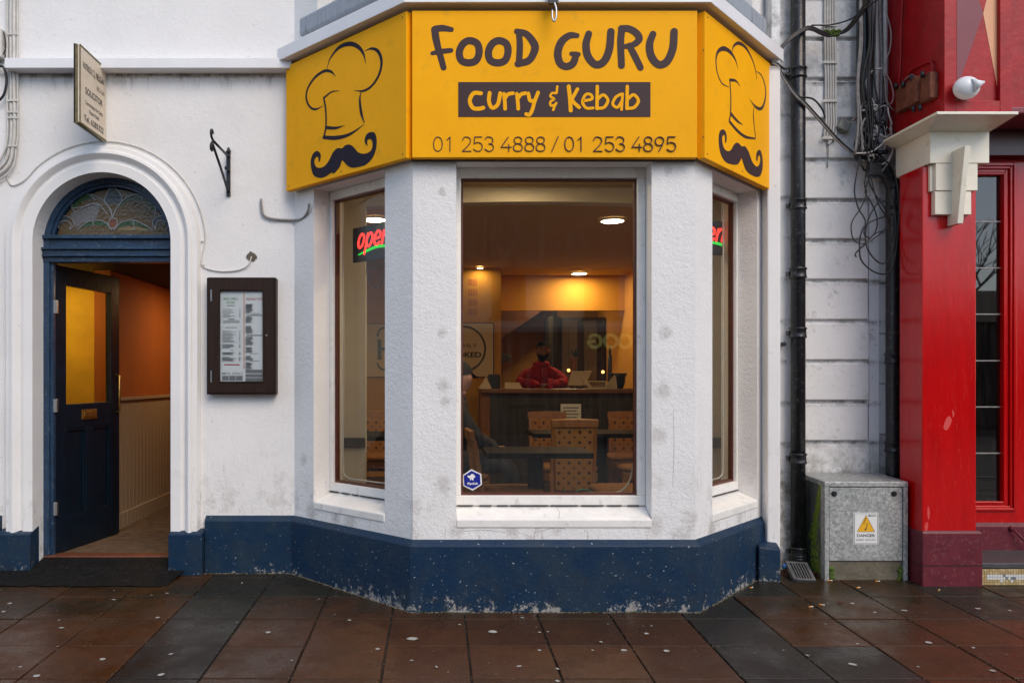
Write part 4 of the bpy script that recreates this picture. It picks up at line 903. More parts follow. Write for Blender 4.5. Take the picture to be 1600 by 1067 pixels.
for y in list(range(437, 500, 7))+list(range(515, 530, 7))+list(range(585, 665, 9))+list(range(675, 700, 7))+list(range(728, 745, 6))+list(range(760, 785, 7)):
    if y in range(515,530): mline(mk, 165, 275, y, 1.6)
    else: mline(mk, 162, 162+r2.uniform(45, 90), y, 1.8); mline(mk, 272, 281, y, 1.8)
for y in list(range(408, 465, 6))+list(range(490, 530, 7))+list(range(553, 600, 7))+list(range(625, 675, 8))+list(range(695, 725, 7))+list(range(752, 776, 7))+list(range(795, 832, 7)): mline(mk, 317, 317+r2.uniform(28, 48), y, 1.8)
kid2(mc, mk.build('lettering', M['textgrey']))
mk = Marks(plM, .0003)
for y in (482, 615):
    for k in range(5): mline(mk, 323+21*k, 341+21*k, y, 8)
mline(mk,190,245,416,4); mline(mk,200,242,507,5); mline(mk,180,258,563,3); mline(mk,216,232,712,3); mline(mk,218,232,747,3); mline(mk,342,402,736,3); mline(mk,342,408,785,3); mline(mk,355,410,470,3)
for x0, x1, y0, y1 in ((160,202,884,915),(206,248,884,915),(252,296,884,915),(315,427,843,866),(315,427,873,893),(315,427,898,920)):
    a = m5(x0,y1); c = m5(x1,y0); mk.rect(a[0],a[1],c[0],c[1])
kid2(mc, mk.build('lettering', M['textgrey']))
mk = Marks(plM, .0003); a = m5(302, 838); c = m5(307, 330); mk.rect(a[0],a[1],c[0],c[1]); kid2(mc, mk.build('orange_rule', M['orange']))
mk = Marks(plM, .0003); mline(mk, 172, 275, 811, 8); kid2(mc, mk.build('red_rule', M['redprint']))
# ------------------------------------------------------------------ iron wall bracket
br = root0('wall_bracket', (-1.367, 5.29, 2.6), 'black wrought iron hanging bracket with a scroll tip on the white wall', 'bracket')
xb = -1.367; mb = MB()
mb.box(xb-.012, xb+.012, 5.283, 5.30, 2.485, 2.775); mb.lathe([(.018,-.03),(.012,0)], (xb,5.285,2.66), 8, 'Y')
arm = [(xb,5.285,2.745),(xb,4.92,2.742)]; mb.tube(arm, .0085, 6)
mb.tube([(xb,5.285,2.51),(xb,5.10,2.62),(xb,4.90,2.725)], .0085, 6)
mb.tube(smooth([(xb,4.92,2.742),(xb,4.885,2.76),(xb,4.88,2.79),(xb,4.905,2.80),(xb,4.915,2.78)],5), .008, 6)
mb.tube(smooth([(xb,4.90,2.725),(xb,4.875,2.70),(xb,4.885,2.675),(xb,4.91,2.68),(xb,4.905,2.70)],5), .008, 6)
mb.lathe([(.008,-.012),(.018,.0),(.006,.03)], (xb,5.29,2.775), 8); kid2(br, mb.build('bracket_arm', M['iron']))
# ------------------------------------------------------------------ cables and conduits
def cable(name, label, px_pts, Y, r, m, group=None, clips=(), cat='cable', n=5, parent=None, clipm=None):
    pts = [P(p[0], p[1], p[2] if len(p) > 2 else Y) for p in px_pts]
    mb = MB(); mb.tube(smooth(pts, n), r, 6)
    if parent is not None: o = mb.build('cable', m); kid2(parent, o); return o
    o = mb.build(name, m); tag(o, label, cat, group)
    for c in clips:
        q = P(c[0], c[1], Y); a = MB(); a.box(q.x-.006, q.x+.006, Y-.004, Y+.012, q.z-.004, q.z+.004); k = a.build('clip', clipm or m); k.parent = o
    return o
YW = 5.292
arcp = [(163+158*math.cos(t), 379-158*math.sin(t)) for t in [math.radians(a) for a in range(2, 150, 10)]]
cable('wall_cable', 'thin white cable following the outside of the doorway arch', [(393,401),(388,414,5.285),(372,422),(345,424),(318,417),(316,400)]+arcp+[(20,290),(12,280),(7,255),(12,215),(12,150)], YW, .0042, M['cablew'], clips=[(372,422),(318,414),(316,377),(163+158*math.cos(1.2),379-158*math.sin(1.2)),(163,221)])
hb = MB()
q = P(393,401,5.298); hole = [(q.x+.034*math.cos(a)*random.uniform(.75,1.15), q.z+.034*math.sin(a)*random.uniform(.75,1.15)) for a in [2*PI*k/18 for k in range(18)]]
hb.solid_poly([(x,5.2985,z) for x, z in hole], (0,-1,0), .004); o = hb.build('cable_hole', M['concrete'], fix=False); tag(o, 'rough round mortar patch where a cable leaves the wall above the menu case', 'mortar patch')
cable('conduit', 'short bent grey conduit on the wall left of the bay window', [(408,311),(409,325),(412,336),(425,342),(455,344),(472,342,5.24),(481,330,5.17),(483,318,5.15)], 5.285, .0085, M['cableg'], clips=[(409,328),(450,344),(474,341)], cat='conduit', clipm=M['iron'])
bd = root0('conduit_bundle', (-2.86, 5.28, 2.5), 'bundle of cream painted conduits running down at the left edge', 'conduit')
for k, (x, r, d) in enumerate(((11,.007,0),(17,.011,.005),(22,.012,0),(27,.006,0))):
    pts = [(x,-60),(x,60),(x,150-10*k),(x+1,200),(x-1,225),(x-8,245+6*k),(-10,262+8*k),(-40,272+8*k)]
    cable('', '', pts, 5.275+d, r, M['cablew'], parent=bd)
for y in (53, 157, 175, 184, 228):
    mb = MB(); q = P(20, y, 5.262); mb.box(q.x-.035, q.x+.03, 5.262, 5.268, q.z-.006, q.z+.006); kid2(bd, mb.build('clamp', M['cablew']))
cable('cable_loop', 'black tangled cables entering at the left edge beside the string course', [(-20,108),(2,104),(8,112),(10,130),(5,150),(-10,165)], 5.26, .008, M['cableb'])
mb = MB(); q = P(0, 68, 5.25); mb.box(q.x-.12, q.x+.016, 5.23, 5.29, q.z-.10, q.z+.10); tag(mb.build('cable_box', M['cablew'], bevel=.014, bseg=3), 'cream rounded utility box cut off by the left photo edge', 'utility box')
cable('neighbour_cable', 'dark vertical cable hanging from the cream utility box', [(0,88,5.25),(6,84),(9,70),(6,50)], 5.26, .004, M['cableb'])
# black downpipes -------------------------------------------
def downpipe(name, label, px, Y, r, z0, z1, collars, group, mt=M['pipe']):
    x = (px-CX)*Y/F; e = root0(name, (x, Y, z0), label, 'downpipe', group)
    mb = MB(); mb.tube([(x,Y,z0),(x,Y,z1)], r, 20); kid2(e, mb.build('pipe', mt))
    for py in collars:
        z = E-(py-CY)*Y/F; mb = MB(); mb.lathe([(r+.001,-.035),(r+.008,-.033),(r+.010,-.027),(r+.006,-.02),(r+.004,.02),(r+.011,.026),(r+.008,.034),(r+.001,.036)], (x,Y,z), 20); kid2(e, mb.build('collar', mt))
        mb = MB(); mb.box(x-r-.012, x+r+.008, Y+.01, Y+.05, z-.012, z+.012); kid2(e, mb.build('bracket', mt))
    return e
dp = downpipe('downpipe', 'black cast iron downpipe between the white bay and the old white block wall', 1247, 5.30, .046, .06, 5.2, [-40, 115, 320, 427, 520, 716, 862], 'black downpipes')
mb = MB(); mb.tube(smooth([(2.404,5.30,.10),(2.404,5.30,.06),(2.404,5.27,.02),(2.404,5.22,-.01)],4), .052, 16); kid2(dp, mb.build('shoe', M['pipe']))
d2 = root0('downpipe', (3.07, 5.36, 0), 'black cranked downpipe against the red shopfront, bending behind the cable tangle', 'downpipe', 'black downpipes')
mb = MB(); mb.tube(smooth([P(1350,-400,5.39),P(1350,0,5.39),P(1350,195,5.39),P(1351,222,5.39),P(1364,246,5.39),P(1384,268,5.39),P(1395,292,5.39),P(1396,330,5.39),P(1396,600,5.39),P(1396,905,5.39)],6), .047, 18); kid2(d2, mb.build('pipe', M['pipe']))
for py in (330, 560, 698):
    q = P(1396, py, 5.39); mb = MB(); mb.lathe([(.048,-.035),(.056,-.033),(.058,-.027),(.052,-.02),(.051,.02),(.058,.026),(.056,.034),(.048,.036)], q, 20); kid2(d2, mb.build('collar', M['pipe']))
mb = MB(); mb.box(2.385+.0, 2.40, 5.352, 5.359, .1, 5.0); adopt(bld, mb.build('service_cable', M['cableg']))
# ------------------------------------------------------------------ old block wall
rw = root0('block_wall', (2.75, 5.45, 0), 'old white painted block wall with horizontal grooves between the two shops', 'wall')
YR = 5.45; pz = E-(61-CY)*YR/F; mb = MB(); zt = pz+.2747*6
rr_ = random.Random(11)
XR0, XR1 = 2.435, 2.955
for k in range(22):
    z1 = zt-k*.2747-.007; z0 = z1-.2747+.015
    if z0 < -.1: z0 = -.2
    jx = rr_.uniform(-.006, .006)
    mb.hexa([(XR0,YR,z0+.006),(XR1+jx,YR,z0+.006),(XR1+jx,5.62,z0),(XR0,5.62,z0),(XR0,YR,z1-.006),(XR1+jx,YR,z1-.006),(XR1+jx,5.62,z1),(XR0,5.62,z1)])
    if z1 < 0: break
kid2(rw, mb.build('block_courses', M['rustic'], bevel=.007, bseg=2))
mb = MB(); mb.box(2.43, 3.03, YR+.026, 5.7, -.2, 5.2); mb.box(2.962, 3.03, YR+.012, 5.6, -.2, 5.2); kid2(rw, mb.build('wall', M['rustic']))
mb = MB()
for k in range(9): z = .9+k*.345; mb.box(3.03, 3.10, YR+.03, 5.6, z, z+.335)
mb.box(3.03, 3.30, YR+.045, 5.7, -.2, 5.2); kid2(rw, mb.build('quoin_strip', M['rustic'], bevel=.004))
# flat bundle of painted cables down the block wall
fb = root0('flat_cable_bundle', (2.66, 5.42, 2.85), 'flat bundle of white painted cables ending in a knot on the block wall', 'cable')
for k in range(5):
    x = 1289+3.9*k; cable('', '', [(x,-60),(x,60),(x+1,120),(x+1,160),(x+2,190),(x-1+.4*k,212),(1295+1.0*k,220),(1294,226)], 5.435, .0075, M['cablew'], parent=fb)
for y in (40, 98, 158, 216):
    mb = MB(); q = P(1297, y, 5.425); mb.box(q.x-.055, q.x+.05, 5.418, 5.424, q.z-.008, q.z+.008); kid2(fb, mb.build('cable_tie', M['cablew']))
cable('thin_wire', 'thin stained wire hanging below the knotted cable bundle', [(1294,222),(1294,240),(1293,262)], 5.44, .003, M['cableg'])
# overhead bundle sagging in front
ob = root0('overhead_cables', (2.6, 5.30, 3.1), 'black cable bundle swagging across the block wall to the yellow sign', 'cable')
for k in range(4):
    d = k*1.6; cable('', '', [(1213,81+d,5.20),(1235,58+d,5.22),(1262,42+d,5.24),(1285,50+d,5.28),(1300,54+d*.6,5.30),(1322,50-d,5.28),(1340,30-d*1.5,5.2),(1355,8-2*d,5.1),(1362+2*k,-40,5.0)], 5.3, .0065, M['cableb'], parent=ob)
cable('', '', [(1268,40,5.25),(1300,39,5.25),(1330,30,5.2),(1350,15,5.1),(1380,-6,5.0)], 5.2, .005, M['cableb'], parent=ob)
mb = MB()
for k in range(9): q = P(1288+2.8*k, 52+random.uniform(-3,3), 5.30); mb.ball(q, .02, (1,.8,.7), 8, 6)
kid2(ob, mb.build('tie_knot', M['moss']))
ob2 = root0('sign_feed_cables', (2.5, 5.3, 2.7), 'twisted black and grey cables running down from the yellow sign to the cable tangle', 'cable')
for k, m_ in enumerate((M['cableb'], M['cableb'], M['cableg'])):
    d = 2.2*k; cable('', '', [(1205,98,5.17),(1217,101+d,5.18),(1222,115+d,5.2),(1240,142+d,5.22),(1258,160+d,5.24),(1285,190+d,5.3),(1310,218+d,5.34),(1335,240+d*.7,5.36),(1352,250+d*.5,5.34)], 5.3, .0065, m_, parent=ob2)
cable('', '', [(1217,102,5.18),(1226,108,5.19),(1233,106,5.2),(1234,116,5.21),(1228,118,5.2)], 5.2, .008, M['cableb'], parent=ob2)
cable('', '', [(1250,152,5.23),(1270,155,5.26),(1284,170,5.3),(1289,185,5.38)], 5.3, .006, M['cableb'], parent=ob2)
# vertical conduits beside the red shopfront and the tangle
vt = root0('vertical_cables', (3.0, 5.4, 3.0), 'old white conduits and wires dropping beside the red shopfront', 'cable')
for (x0, x1, r, m_, e_) in ((1366,1368,.022,M['cablew'],160),(1374,1376,.010,M['cableg'],170),(1383,1382,.014,M['cablew'],120),(1362,1361,.004,M['cableb'],230),(1387,1386,.004,M['cablep'],200),(1379,1384,.004,M['cableg'],180)):
    cable('', '', [(x0,-60),((x0+x1)/2,40),(x1+1,90),(x1,e_)], 5.40, r, m_, parent=vt)
tg = root0('cable_tangle', (2.95, 5.33, 2.7), 'messy tangle of black, grey and dusty pink cables beside the cream capital', 'cable')
tr = random.Random(5)
def loop(cx, cy, rx, ry, Y, r, m_, a0=0, a1=6.28, jit=3):
    pts = []; n = 9
    for k in range(n+1):
        a = a0+(a1-a0)*k/n; pts.append((cx+rx*math.cos(a)+tr.uniform(-jit,jit), cy+ry*math.sin(a)+tr.uniform(-jit,jit), Y+tr.uniform(-.02,.02)))
    cable('', '', pts, Y, r, m_, parent=tg)
cable('', '', [(1384,18),(1392,50),(1390,80),(1382,100),(1383,130),(1386,160),(1397,173)], 5.3, .004, M['cableg'], parent=tg)
cable('', '', [(1382,107),(1365,110),(1356,122),(1354,134),(1360,150),(1366,165),(1360,180)], 5.32, .006, M['cablew'], parent=tg)
cable('', '', [(1384,115),(1392,130),(1396,150),(1392,163),(1386,160)], 5.3, .005, M['cablep'], parent=tg)
cable('', '', [(1330,190),(1345,175),(1352,170),(1362,178),(1372,172)], 5.32, .004, M['cablep'], parent=tg)
for k in range(30):
    loop(tr.uniform(1352,1385), tr.uniform(175,240), tr.uniform(6,20), tr.uniform(10,34), 5.32, tr.choice((.004,.005,.006)), tr.choice((M['cableb'],M['cableg'],M['cablew'],M['cableb'])), tr.uniform(0,3), tr.uniform(3.5,6.5))
cable('', '', [(1336,235),(1352,238),(1368,232),(1385,222),(1402,205),(1425,192,5.15)], 5.32, .007, M['cableb'], parent=tg)
cable('', '', [(1336,240),(1360,238),(1380,225),(1396,215),(1418,200,5.15)], 5.30, .006, M['cablew'], parent=tg)
cable('', '', [(1390,200),(1396,225),(1390,250),(1376,268),(1372,255)], 5.28, .005, M['cableg'], parent=tg)
mb = MB(); 
for k in range(8): q = P(1340+6*k, 240+tr.uniform(-4,8), 5.33); mb.ball(q, .028, (1,.7,.6), 8, 6)
kid2(tg, mb.build('cable_knot', M['iron']))
for k in range(7):
    x = tr.uniform(1340,1372); cable('', '', [(x,-40),(x+tr.uniform(-6,6),60),(x+tr.uniform(-8,8),130),(x+tr.uniform(-8,8),190),(x+tr.uniform(-8,10),240)], 5.30, tr.choice((.004,.006,.008)), tr.choice((M['cableb'],M['cableb'],M['cableg'])), parent=tg)
mb = MB(); q = P(1366, 262, 5.29); mb.hexa([(q.x-.045,5.27,q.z-.055),(q.x+.035,5.27,q.z-.065),(q.x+.035,5.33,q.z-.065),(q.x-.045,5.33,q.z-.055),(q.x-.035,5.27,q.z+.03),(q.x+.045,5.27,q.z+.02),(q.x+.045,5.33,q.z+.02),(q.x-.035,5.33,q.z+.03)])
tag(mb.build('black_junction_box', M['iron'], bevel=.006), 'small black junction box hanging in the cable tangle', 'junction box')
mb = MB(); q = P(1318, 197, 5.42); c_, s_ = math.cos(.5), math.sin(.5)
def rot(dx, dz): return (q.x+dx*c_+dz*s_, q.z-dx*s_+dz*c_)
b4 = [rot(-.04,-.035),rot(.04,-.035),rot(.04,.035),rot(-.04,.035)]; mb.hexa([(x,5.40,z) for x, z in b4]+[(x,5.45,z) for x, z in b4])
tag(mb.build('grey_junction_box', M['boxgrey'], bevel=.008, bseg=3), 'tilted grey junction box on the block wall beside the cable knot', 'junction box')
hl = root0('hanging_cable_loops', (3.0, 5.25, 2.0), 'thin black wires hanging in long loops below the tangle', 'cable')
for pts, m_, r in (([(1353,270),(1351,290),(1354,302),(1345,325),(1332,345),(1330,360),(1334,375),(1345,381),(1355,377),(1368,365),(1382,360),(1389,352),(1388,345),(1382,325),(1368,305),(1358,285),(1356,270)], M['cableb'], .004),
                   ([(1358,278),(1352,300),(1362,318),(1370,340),(1368,362),(1352,380),(1337,396),(1338,402)], M['cableb'], .0045), ([(1344,245),(1338,275),(1335,300),(1341,325),(1352,345),(1350,365),(1358,372)], M['cableb'], .0045), ([(1375,265),(1392,300),(1400,350),(1394,395),(1380,412),(1362,400),(1352,375),(1358,340),(1376,310)], M['cableb'], .0045), ([(1386,338),(1372,342),(1352,352),(1344,370),(1343,385),(1345,405),(1358,420),(1375,428),(1390,425),(1398,405),(1402,370),(1405,330),(1402,290),(1393,260),(1372,245)], M['cableb'], .005),
                   ([(1361,275),(1366,300),(1374,322),(1384,338),(1386,352),(1376,365),(1350,384),(1338,395)], M['cableb'], .004)):
    cable('', '', [(p[0], p[1], 5.24) for p in pts], 5.24, r, m_, parent=hl)
# small iron stub and bracket marks
mb = MB(); q = P(1222, 538, 5.34); mb.tube([(q.x,5.36,q.z),(q.x-.0,5.30,q.z)], .014, 8); tag(mb.build('pipe_stub', M['iron']), 'short rusty pipe stub on the strip left of the downpipe', 'pipe stub')
# ------------------------------------------------------------------ electric cabinet
cb = root0('electricity_cabinet', (2.72, 5.1, 0), 'galvanised steel electricity cabinet with a danger label, mossy on its left side', 'electric cabinet')
YC = 5.10; cx0, cx1 = mx(1289, YC), mx(1417, YC); czt = mz(759, YC); czb = -.03
yb = 5.44
mb = MB(); mb.poly([(cx0,YC,czb),(cx0,yb,czb),(cx0,yb,czt),(cx0,YC,czt)]); mb.poly([(cx1,YC,czb),(cx1,YC,czt),(cx1,yb,czt),(cx1,yb,czb)]); mb.poly([(cx0,yb,czb),(cx1,yb,czb),(cx1,yb,czt),(cx0,yb,czt)])
kid2(cb, mb.build('side_panel', M['galvside'], fix=False))
for a, b_ in ((cx0-.004, cx0+.024), (cx1-.024, cx1+.004)): mb = MB(); mb.box(a, b_, YC-.006, YC+.05, czb, czt); kid2(cb, mb.build('corner_post', M['galv'], bevel=.003))
mb = MB(); mb.hexa([(cx0-.006,YC-.008,czt-.006),(cx1+.006,YC-.008,czt-.006),(cx1+.006,yb,czt+.008),(cx0-.006,yb,czt+.008),(cx0-.006,YC-.008,czt+.028),(cx1+.006,YC-.008,czt+.028),(cx1+.006,yb,czt+.045),(cx0-.006,yb,czt+.045)]); kid2(cb, mb.build('roof', M['galv'], bevel=.006, bseg=3))
dz0 = mz(876, YC)
mb = MB(); mb.box(cx0+.028, cx1-.028, YC+.002, YC+.03, dz0, czt-.010); dr = kid2(cb, mb.build('door', M['galv'], bevel=.003))
mb = MB()
for px in (1303.5, 1397): mb.lathe([(.013,-.010),(.018,-.004),(.018,0)], (mx(px,YC), YC+.002, mz(771,YC)), 16, 'Y')
kid2(cb, mb.build('lock', M['iron']))
mb = MB(); mb.box(cx0+.026, cx1-.026, YC+.012, yb-.02, -.05, dz0-.004); kid2(cb, mb.build('base', M['concrete'], bevel=.004))
mb = MB(); lx0, lx1, lz0, lz1 = mx(1333.5,YC), mx(1372.5,YC), mz(850,YC), mz(800.5,YC); mb.box(lx0, lx1, YC-.0005, YC+.002, lz0, lz1); lab = kid2(cb, mb.build('danger_label', M['white'], bevel=.0))
plC = Pl((lx0, YC-.0005, lz0), (1,0,0), (0,0,1)); LW, LH = lx1-lx0, lz1-lz0
mk = Marks(plC, .0004); tri = [(LW*.5,LH*.92),(LW*.15,LH*.40),(LW*.85,LH*.40)]; mk.fill(tri, sm=False)
kid2(cb, mk.build('warning_triangle', M['warny']))
mk = Marks(plC, .0009)
for a, c in ((0,1),(1,2),(2,0)): mk.stroke([tri[a], tri[c]], .0016, sm=False)
mk.stroke([(LW*.49,LH*.83),(LW*.40,LH*.64),(LW*.56,LH*.68),(LW*.49,LH*.46)], .004, sm=False); mk.fill([(LW*.44,LH*.50),(LW*.53,LH*.50),(LW*.475,LH*.43)], sm=False)
for a in (((.035,.03),(.965,.03)),((.965,.03),(.965,.97)),((.965,.97),(.035,.97)),((.035,.97),(.035,.03))): mk.stroke([(LW*a[0][0],LH*a[0][1]),(LW*a[1][0],LH*a[1][1])], .0012, sm=False)
mk.rect(LW*.60, LH*.885, LW*.68, LH*.925); mk.rect(LW*.70, LH*.895, LW*.90, LH*.915)
kid2(cb, mk.build('warning_symbol', M['textblack']))
kid2(cb, text('DANGER', plC, LW*.5, LH*.235, LH*.095, M['textblack'], width=LW*.72, align='CENTER', bold=.012, lift=.0006, up=.0004))
kid2(cb, text('KEEP AWAY', plC, LW*.5, LH*.11, LH*.07, M['textgrey'], width=LW*.80, align='CENTER', lift=.0006, up=.0004))
mb = MB()
for k in range(60):
    x = random.choice((cx0+.03, cx1-.05))+random.uniform(0,.03); mb.ball((x, YC+.008, random.uniform(-.03,.08)), random.uniform(.006,.014), (1,.5,1), 6, 4)
kid2(cb, mb.build('moss', M['moss']))
mb = MB()
r4 = random.Random(9)
for k in range(420):
    t = r4.random(); z = .02+.58*t; y = 5.20+.05*math.sin(z*7)+r4.gauss(0,.028)*(1.3-t)
    mb.ball((cx0-.001, y, z), r4.uniform(.004,.011), (.3,1,1.6), 5, 3)
kid2(cb, mb.build('moss', mat('bright_moss', (.16,.22,.015), .9)))
# drain grate
gr = root0('drain_grate', (2.35, 5.16, 0), 'small slotted iron drain grate tilted at the foot of the downpipe', 'drain grate')
mb = MB(); gx, gy = (1251-CX)*5.14/F, 5.14; w, d = .135, .115; g0 = gz(gy)+.012
mb.box(gx-w/2,gx+w/2,gy-d,gy-d+.014,g0-.02,g0+.008); mb.box(gx-w/2,gx+w/2,gy+d-.014-.05,gy+d-.05,g0-.02,g0+.012)
mb.box(gx-w/2,gx-w/2+.012,gy-d,gy+d-.05,g0-.02,g0+.009); mb.box(gx+w/2-.012,gx+w/2,gy-d,gy+d-.05,g0-.02,g0+.009)
for k in range(1,8): x = gx-w/2+w*k/8; mb.box(x-.0034,x+.0034,gy-d+.012,gy+d-.06,g0-.01,g0+.010)
go_ = mb.build('grate', M['grill'], bevel=.0012); cT = Matrix.Translation((gx, gy-.03, g0)); go_.data.transform(Matrix.Translation((0,.03,.03)) @ cT @ Matrix.Rotation(math.radians(24), 4, 'X') @ Matrix.Rotation(math.radians(-6), 4, 'Z') @ cT.inverted()); kid2(gr, go_)
mb = MB(); mb.box(gx-.07,gx+.07,gy-d+.03,gy+d-.01,g0-.03,g0-.006); kid2(gr, mb.build('drain_pit', M['joint']))
# ------------------------------------------------------------------ red shopfront
rd = root0('red_shopfront', (3.6, 5.2, 0), 'glossy red painted timber shopfront with cream capital and maroon plinth', 'building')
mb = MB(); mb.box(3.032, 3.368, 4.98, 5.225, .30, 2.60); mb.box(3.25, 3.368, 5.22, 5.5, .30, 2.60); kid2(rd, mb.build('pilaster', M['red'], bevel=.006, bseg=3))
mb = MB(); mb.hexa([(3.026,4.968,-.1),(3.40,4.968,-.1),(3.40,5.235,-.1),(3.026,5.235,-.1),(3.026,4.968,.318),(3.40,4.968,.318),(3.40,5.235,.318),(3.026,5.235,.318)])
mb.hexa([(3.026,4.968,.318),(3.40,4.968,.318),(3.40,5.235,.318),(3.026,5.235,.318),(3.034,4.978,.335),(3.385,4.978,.335),(3.385,5.235,.335),(3.034,5.235,.335)])
kid2(rd, mb.build('plinth', M['maroon'], bevel=.005))
mb = MB(); mb.box(3.024, 3.402, 4.9655, 5.23, .118, .122); kid2(rd, mb.build('plinth_joint', M['iron']))
mb = MB(); mb.box(3.40, 7.0, 5.37, 5.5, .0, .285); mb.hexa([(3.40,5.37,.285),(7,5.37,.285),(7,5.5,.285),(3.40,5.5,.285),(3.40,5.39,.312),(7,5.39,.312),(7,5.5,.312),(3.40,5.5,.312)]); kid2(rd, mb.build('plinth', M['maroon'], bevel=.004))
# wall with the tall window
FR = Fr((3.3,5.39),(7.0,5.39)); wx0, wx1, wz0, wz1 = 3.42, mx(1587,5.39), mz(797,5.39), mz(255,5.39)
mb = MB(); panel(mb, FR, .30, 3.0, .12, [(wx0-3.3, wx1-3.3, wz0, wz1)]); kid2(rd, mb.build('wall', M['red'], fix=False))
fwin = None
for k, (ins, y0, y1, w_) in enumerate(((0,5.375,5.43,.022),(.022,5.385,5.44,.018),(.040,5.40,5.45,.022),(.062,5.392,5.45,.016))):
    mb = MB(); a, b_, c, d = wx0+ins, wx1-ins, wz0+ins*.75, wz1-ins
    mb.box(a,a+w_,y0,y1,c,d); mb.box(b_-w_,b_,y0,y1,c,d); mb.box(a+w_,b_-w_,y0,y1,c,c+w_*.75); mb.box(a+w_,b_-w_,y0,y1,d-w_,d)
    o = mb.build('window_frame', M['red'], bevel=.004)
    if fwin is None: kid2(rd, o); o.name = 'window'; fwin = o
    else: adopt(fwin, o)
gl0, gl1, gb0, gb1 = wx0+.078, wx1-.078, wz0+.058, wz1-.078
mb = MB(); mb.poly([(gl0,5.43,gb0),(gl1,5.43,gb0),(gl1,5.43,gb1),(gl0,5.43,gb1)]); adopt(fwin, mb.build('pane', glass_mat('shopfront_glass', (.5,.5,.5), 2.0), fix=False))
mb = MB()
for py in (346.4, 418.8, 490.9, 563.5, 635.6, 707.8): z = mz(py,5.425); mb.box(gl0, gl1, 5.423, 5.429, z-.004, z+.004)
adopt(fwin, mb.build('glazing_bar', M['cableg']))
mb = MB(); mb.box(3.3,7,5.9,6.0,.3,3); mb.box(3.3,3.35,5.51,5.9,.3,3); mb.box(3.3,7,5.51,6.0,.2,.29); kid2(rd, mb.build('back_room', M['opshop'], fix=False))
# capital
mb = MB(); mb.box(3.05, 3.415, 4.93, 5.30, 2.606, 2.835); mb.box(3.088, 3.346, 4.934, 5.3, 2.438, 2.605); mb.box(3.088, 3.312, 4.942, 5.3, 2.292, 2.437); mb.box(3.068,3.088,4.96,5.2,2.438,2.60)
mb.hexa([(3.03,4.92,2.80),(3.42,4.92,2.80),(3.42,5.30,2.80),(3.03,5.30,2.80),(2.965,4.73,2.836),(3.44,4.73,2.836),(3.44,5.30,2.836),(2.965,5.30,2.836)])
mb.box(2.962, 3.444, 4.722, 5.30, 2.837, 2.855)
kid2(rd, mb.build('capital', M['creampaint'], bevel=.003))
mb = MB(); mb.hexa([(3.188,4.885,2.225),(3.224,4.885,2.225),(3.224,4.98,2.225),(3.188,4.98,2.225),(3.188,4.815,2.68),(3.224,4.815,2.68),(3.224,4.98,2.68),(3.188,4.98,2.68)]); kid2(rd, mb.build('capital_keystone', M['creampaint'], bevel=.003))
plR = Pl((0,4.98,0),(1,0,0),(0,0,1)); lr = mat('scuffed_red', (.62,.06,.05), .5)
for pts in ([(1474,668),(1478,655),(1483,650),(1487,656),(1484,665),(1479,672)], [(1488,640),(1491,646),(1489,652)], [(1450,790),(1453,800),(1451,812),(1449,803)], [(1446,842-10),(1450,824),(1449,815),(1445,820)]):
    mk = Marks(plR, .0003); mk.fill([plR.px(*p) for p in pts], 3); kid2(rd, mk.build('paint_scuff', lr))
# console above the capital
mb = MB(); mb.box(3.065, 3.465, 4.84, 5.42, 2.86, 5.2)
kid2(rd, mb.build('console', M['redold'], bevel=.004))
fx0, fx1 = mx(1475,4.815), mx(1581,4.815); ix0, ix1 = mx(1493,4.815), mx(1562,4.815); iz0 = mz(158,4.815)
mb = MB(); mb.box(fx0, ix0, 4.812, 4.841, 2.857, 5.2); mb.box(ix1, fx1, 4.812, 4.841, 2.857, 5.2); mb.box(ix0, ix1, 4.812, 4.841, 2.857, iz0); kid2(rd, mb.build('console_frame', M['redold'], bevel=.003))
plK = Pl((0,4.8398,0),(1,0,0),(0,0,1)); cpt = P(1536,22,4.84)
def kp(px, py): v = P(px,py,4.84); return (v.x, v.z)
mk = Marks(plK, .0012); mk.fill([kp(1495,-110),kp(1536,22),kp(1495,140)], sm=False); kid2(rd, mk.build('painted_triangle', M['mauve']))
mk = Marks(plK, .0012); mk.fill([kp(1561,-80),kp(1561,152),kp(1536,22)], sm=False); kid2(rd, mk.build('painted_triangle', M['peach']))
# fascia and recess beam right of the console
mb = MB(); mb.box(3.47, 7.0, 5.02, 5.42, 2.975, 5.2); kid2(rd, mb.build('fascia_board', M['redold'], bevel=.004))
mb = MB(); mb.box(3.47, 7.0, 4.99, 5.42, 2.93, 2.974); kid2(rd, mb.build('fascia_moulding', M['mauve'], bevel=.01, bseg=3))
mb = MB(); mb.box(3.42, 7.0, 5.30, 5.44, 2.755, 2.929); kid2(rd, mb.build('lintel', mat('dark_maroon_paint', (.06,.006,.010), .3), bevel=.004))
# step
mb = MB(); mb.box(3.40, 7.0, 4.985, 5.37, .098, .13); kid2(rd, mb.build('step_slab', M['slate'], bevel=.004))
mb = MB(); mb.box(3.402, 7.0, 4.99, 5.36, -.1, .097); kid2(rd, mb.build('step_riser', M['joint']))
mb = MB(); r5 = random.Random(4); tw = .0165; tmats = [mat('tan_mosaic', (.42,.30,.14), .4), mat('buff_mosaic', (.52,.40,.22), .4), mat('white_mosaic', (.62,.62,.58), .4), mat('grey_mosaic', (.18,.20,.22), .4)]
for i in range(60):
    for j in range(6):
        x = 3.404+i*tw; z = -.006+j*.0168
        if j in (2,3) and 3.43 < x < 3.70: mb.mi = r5.choice((2,2,2,3))
        elif j in (1,) and 3.5 < x < 3.7: mb.mi = r5.choice((0,1,2))
        else: mb.mi = r5.choice((0,0,1))
        mb.box(x+.001, x+tw-.001, 4.983, 4.9899, z+.001, z+.0158)
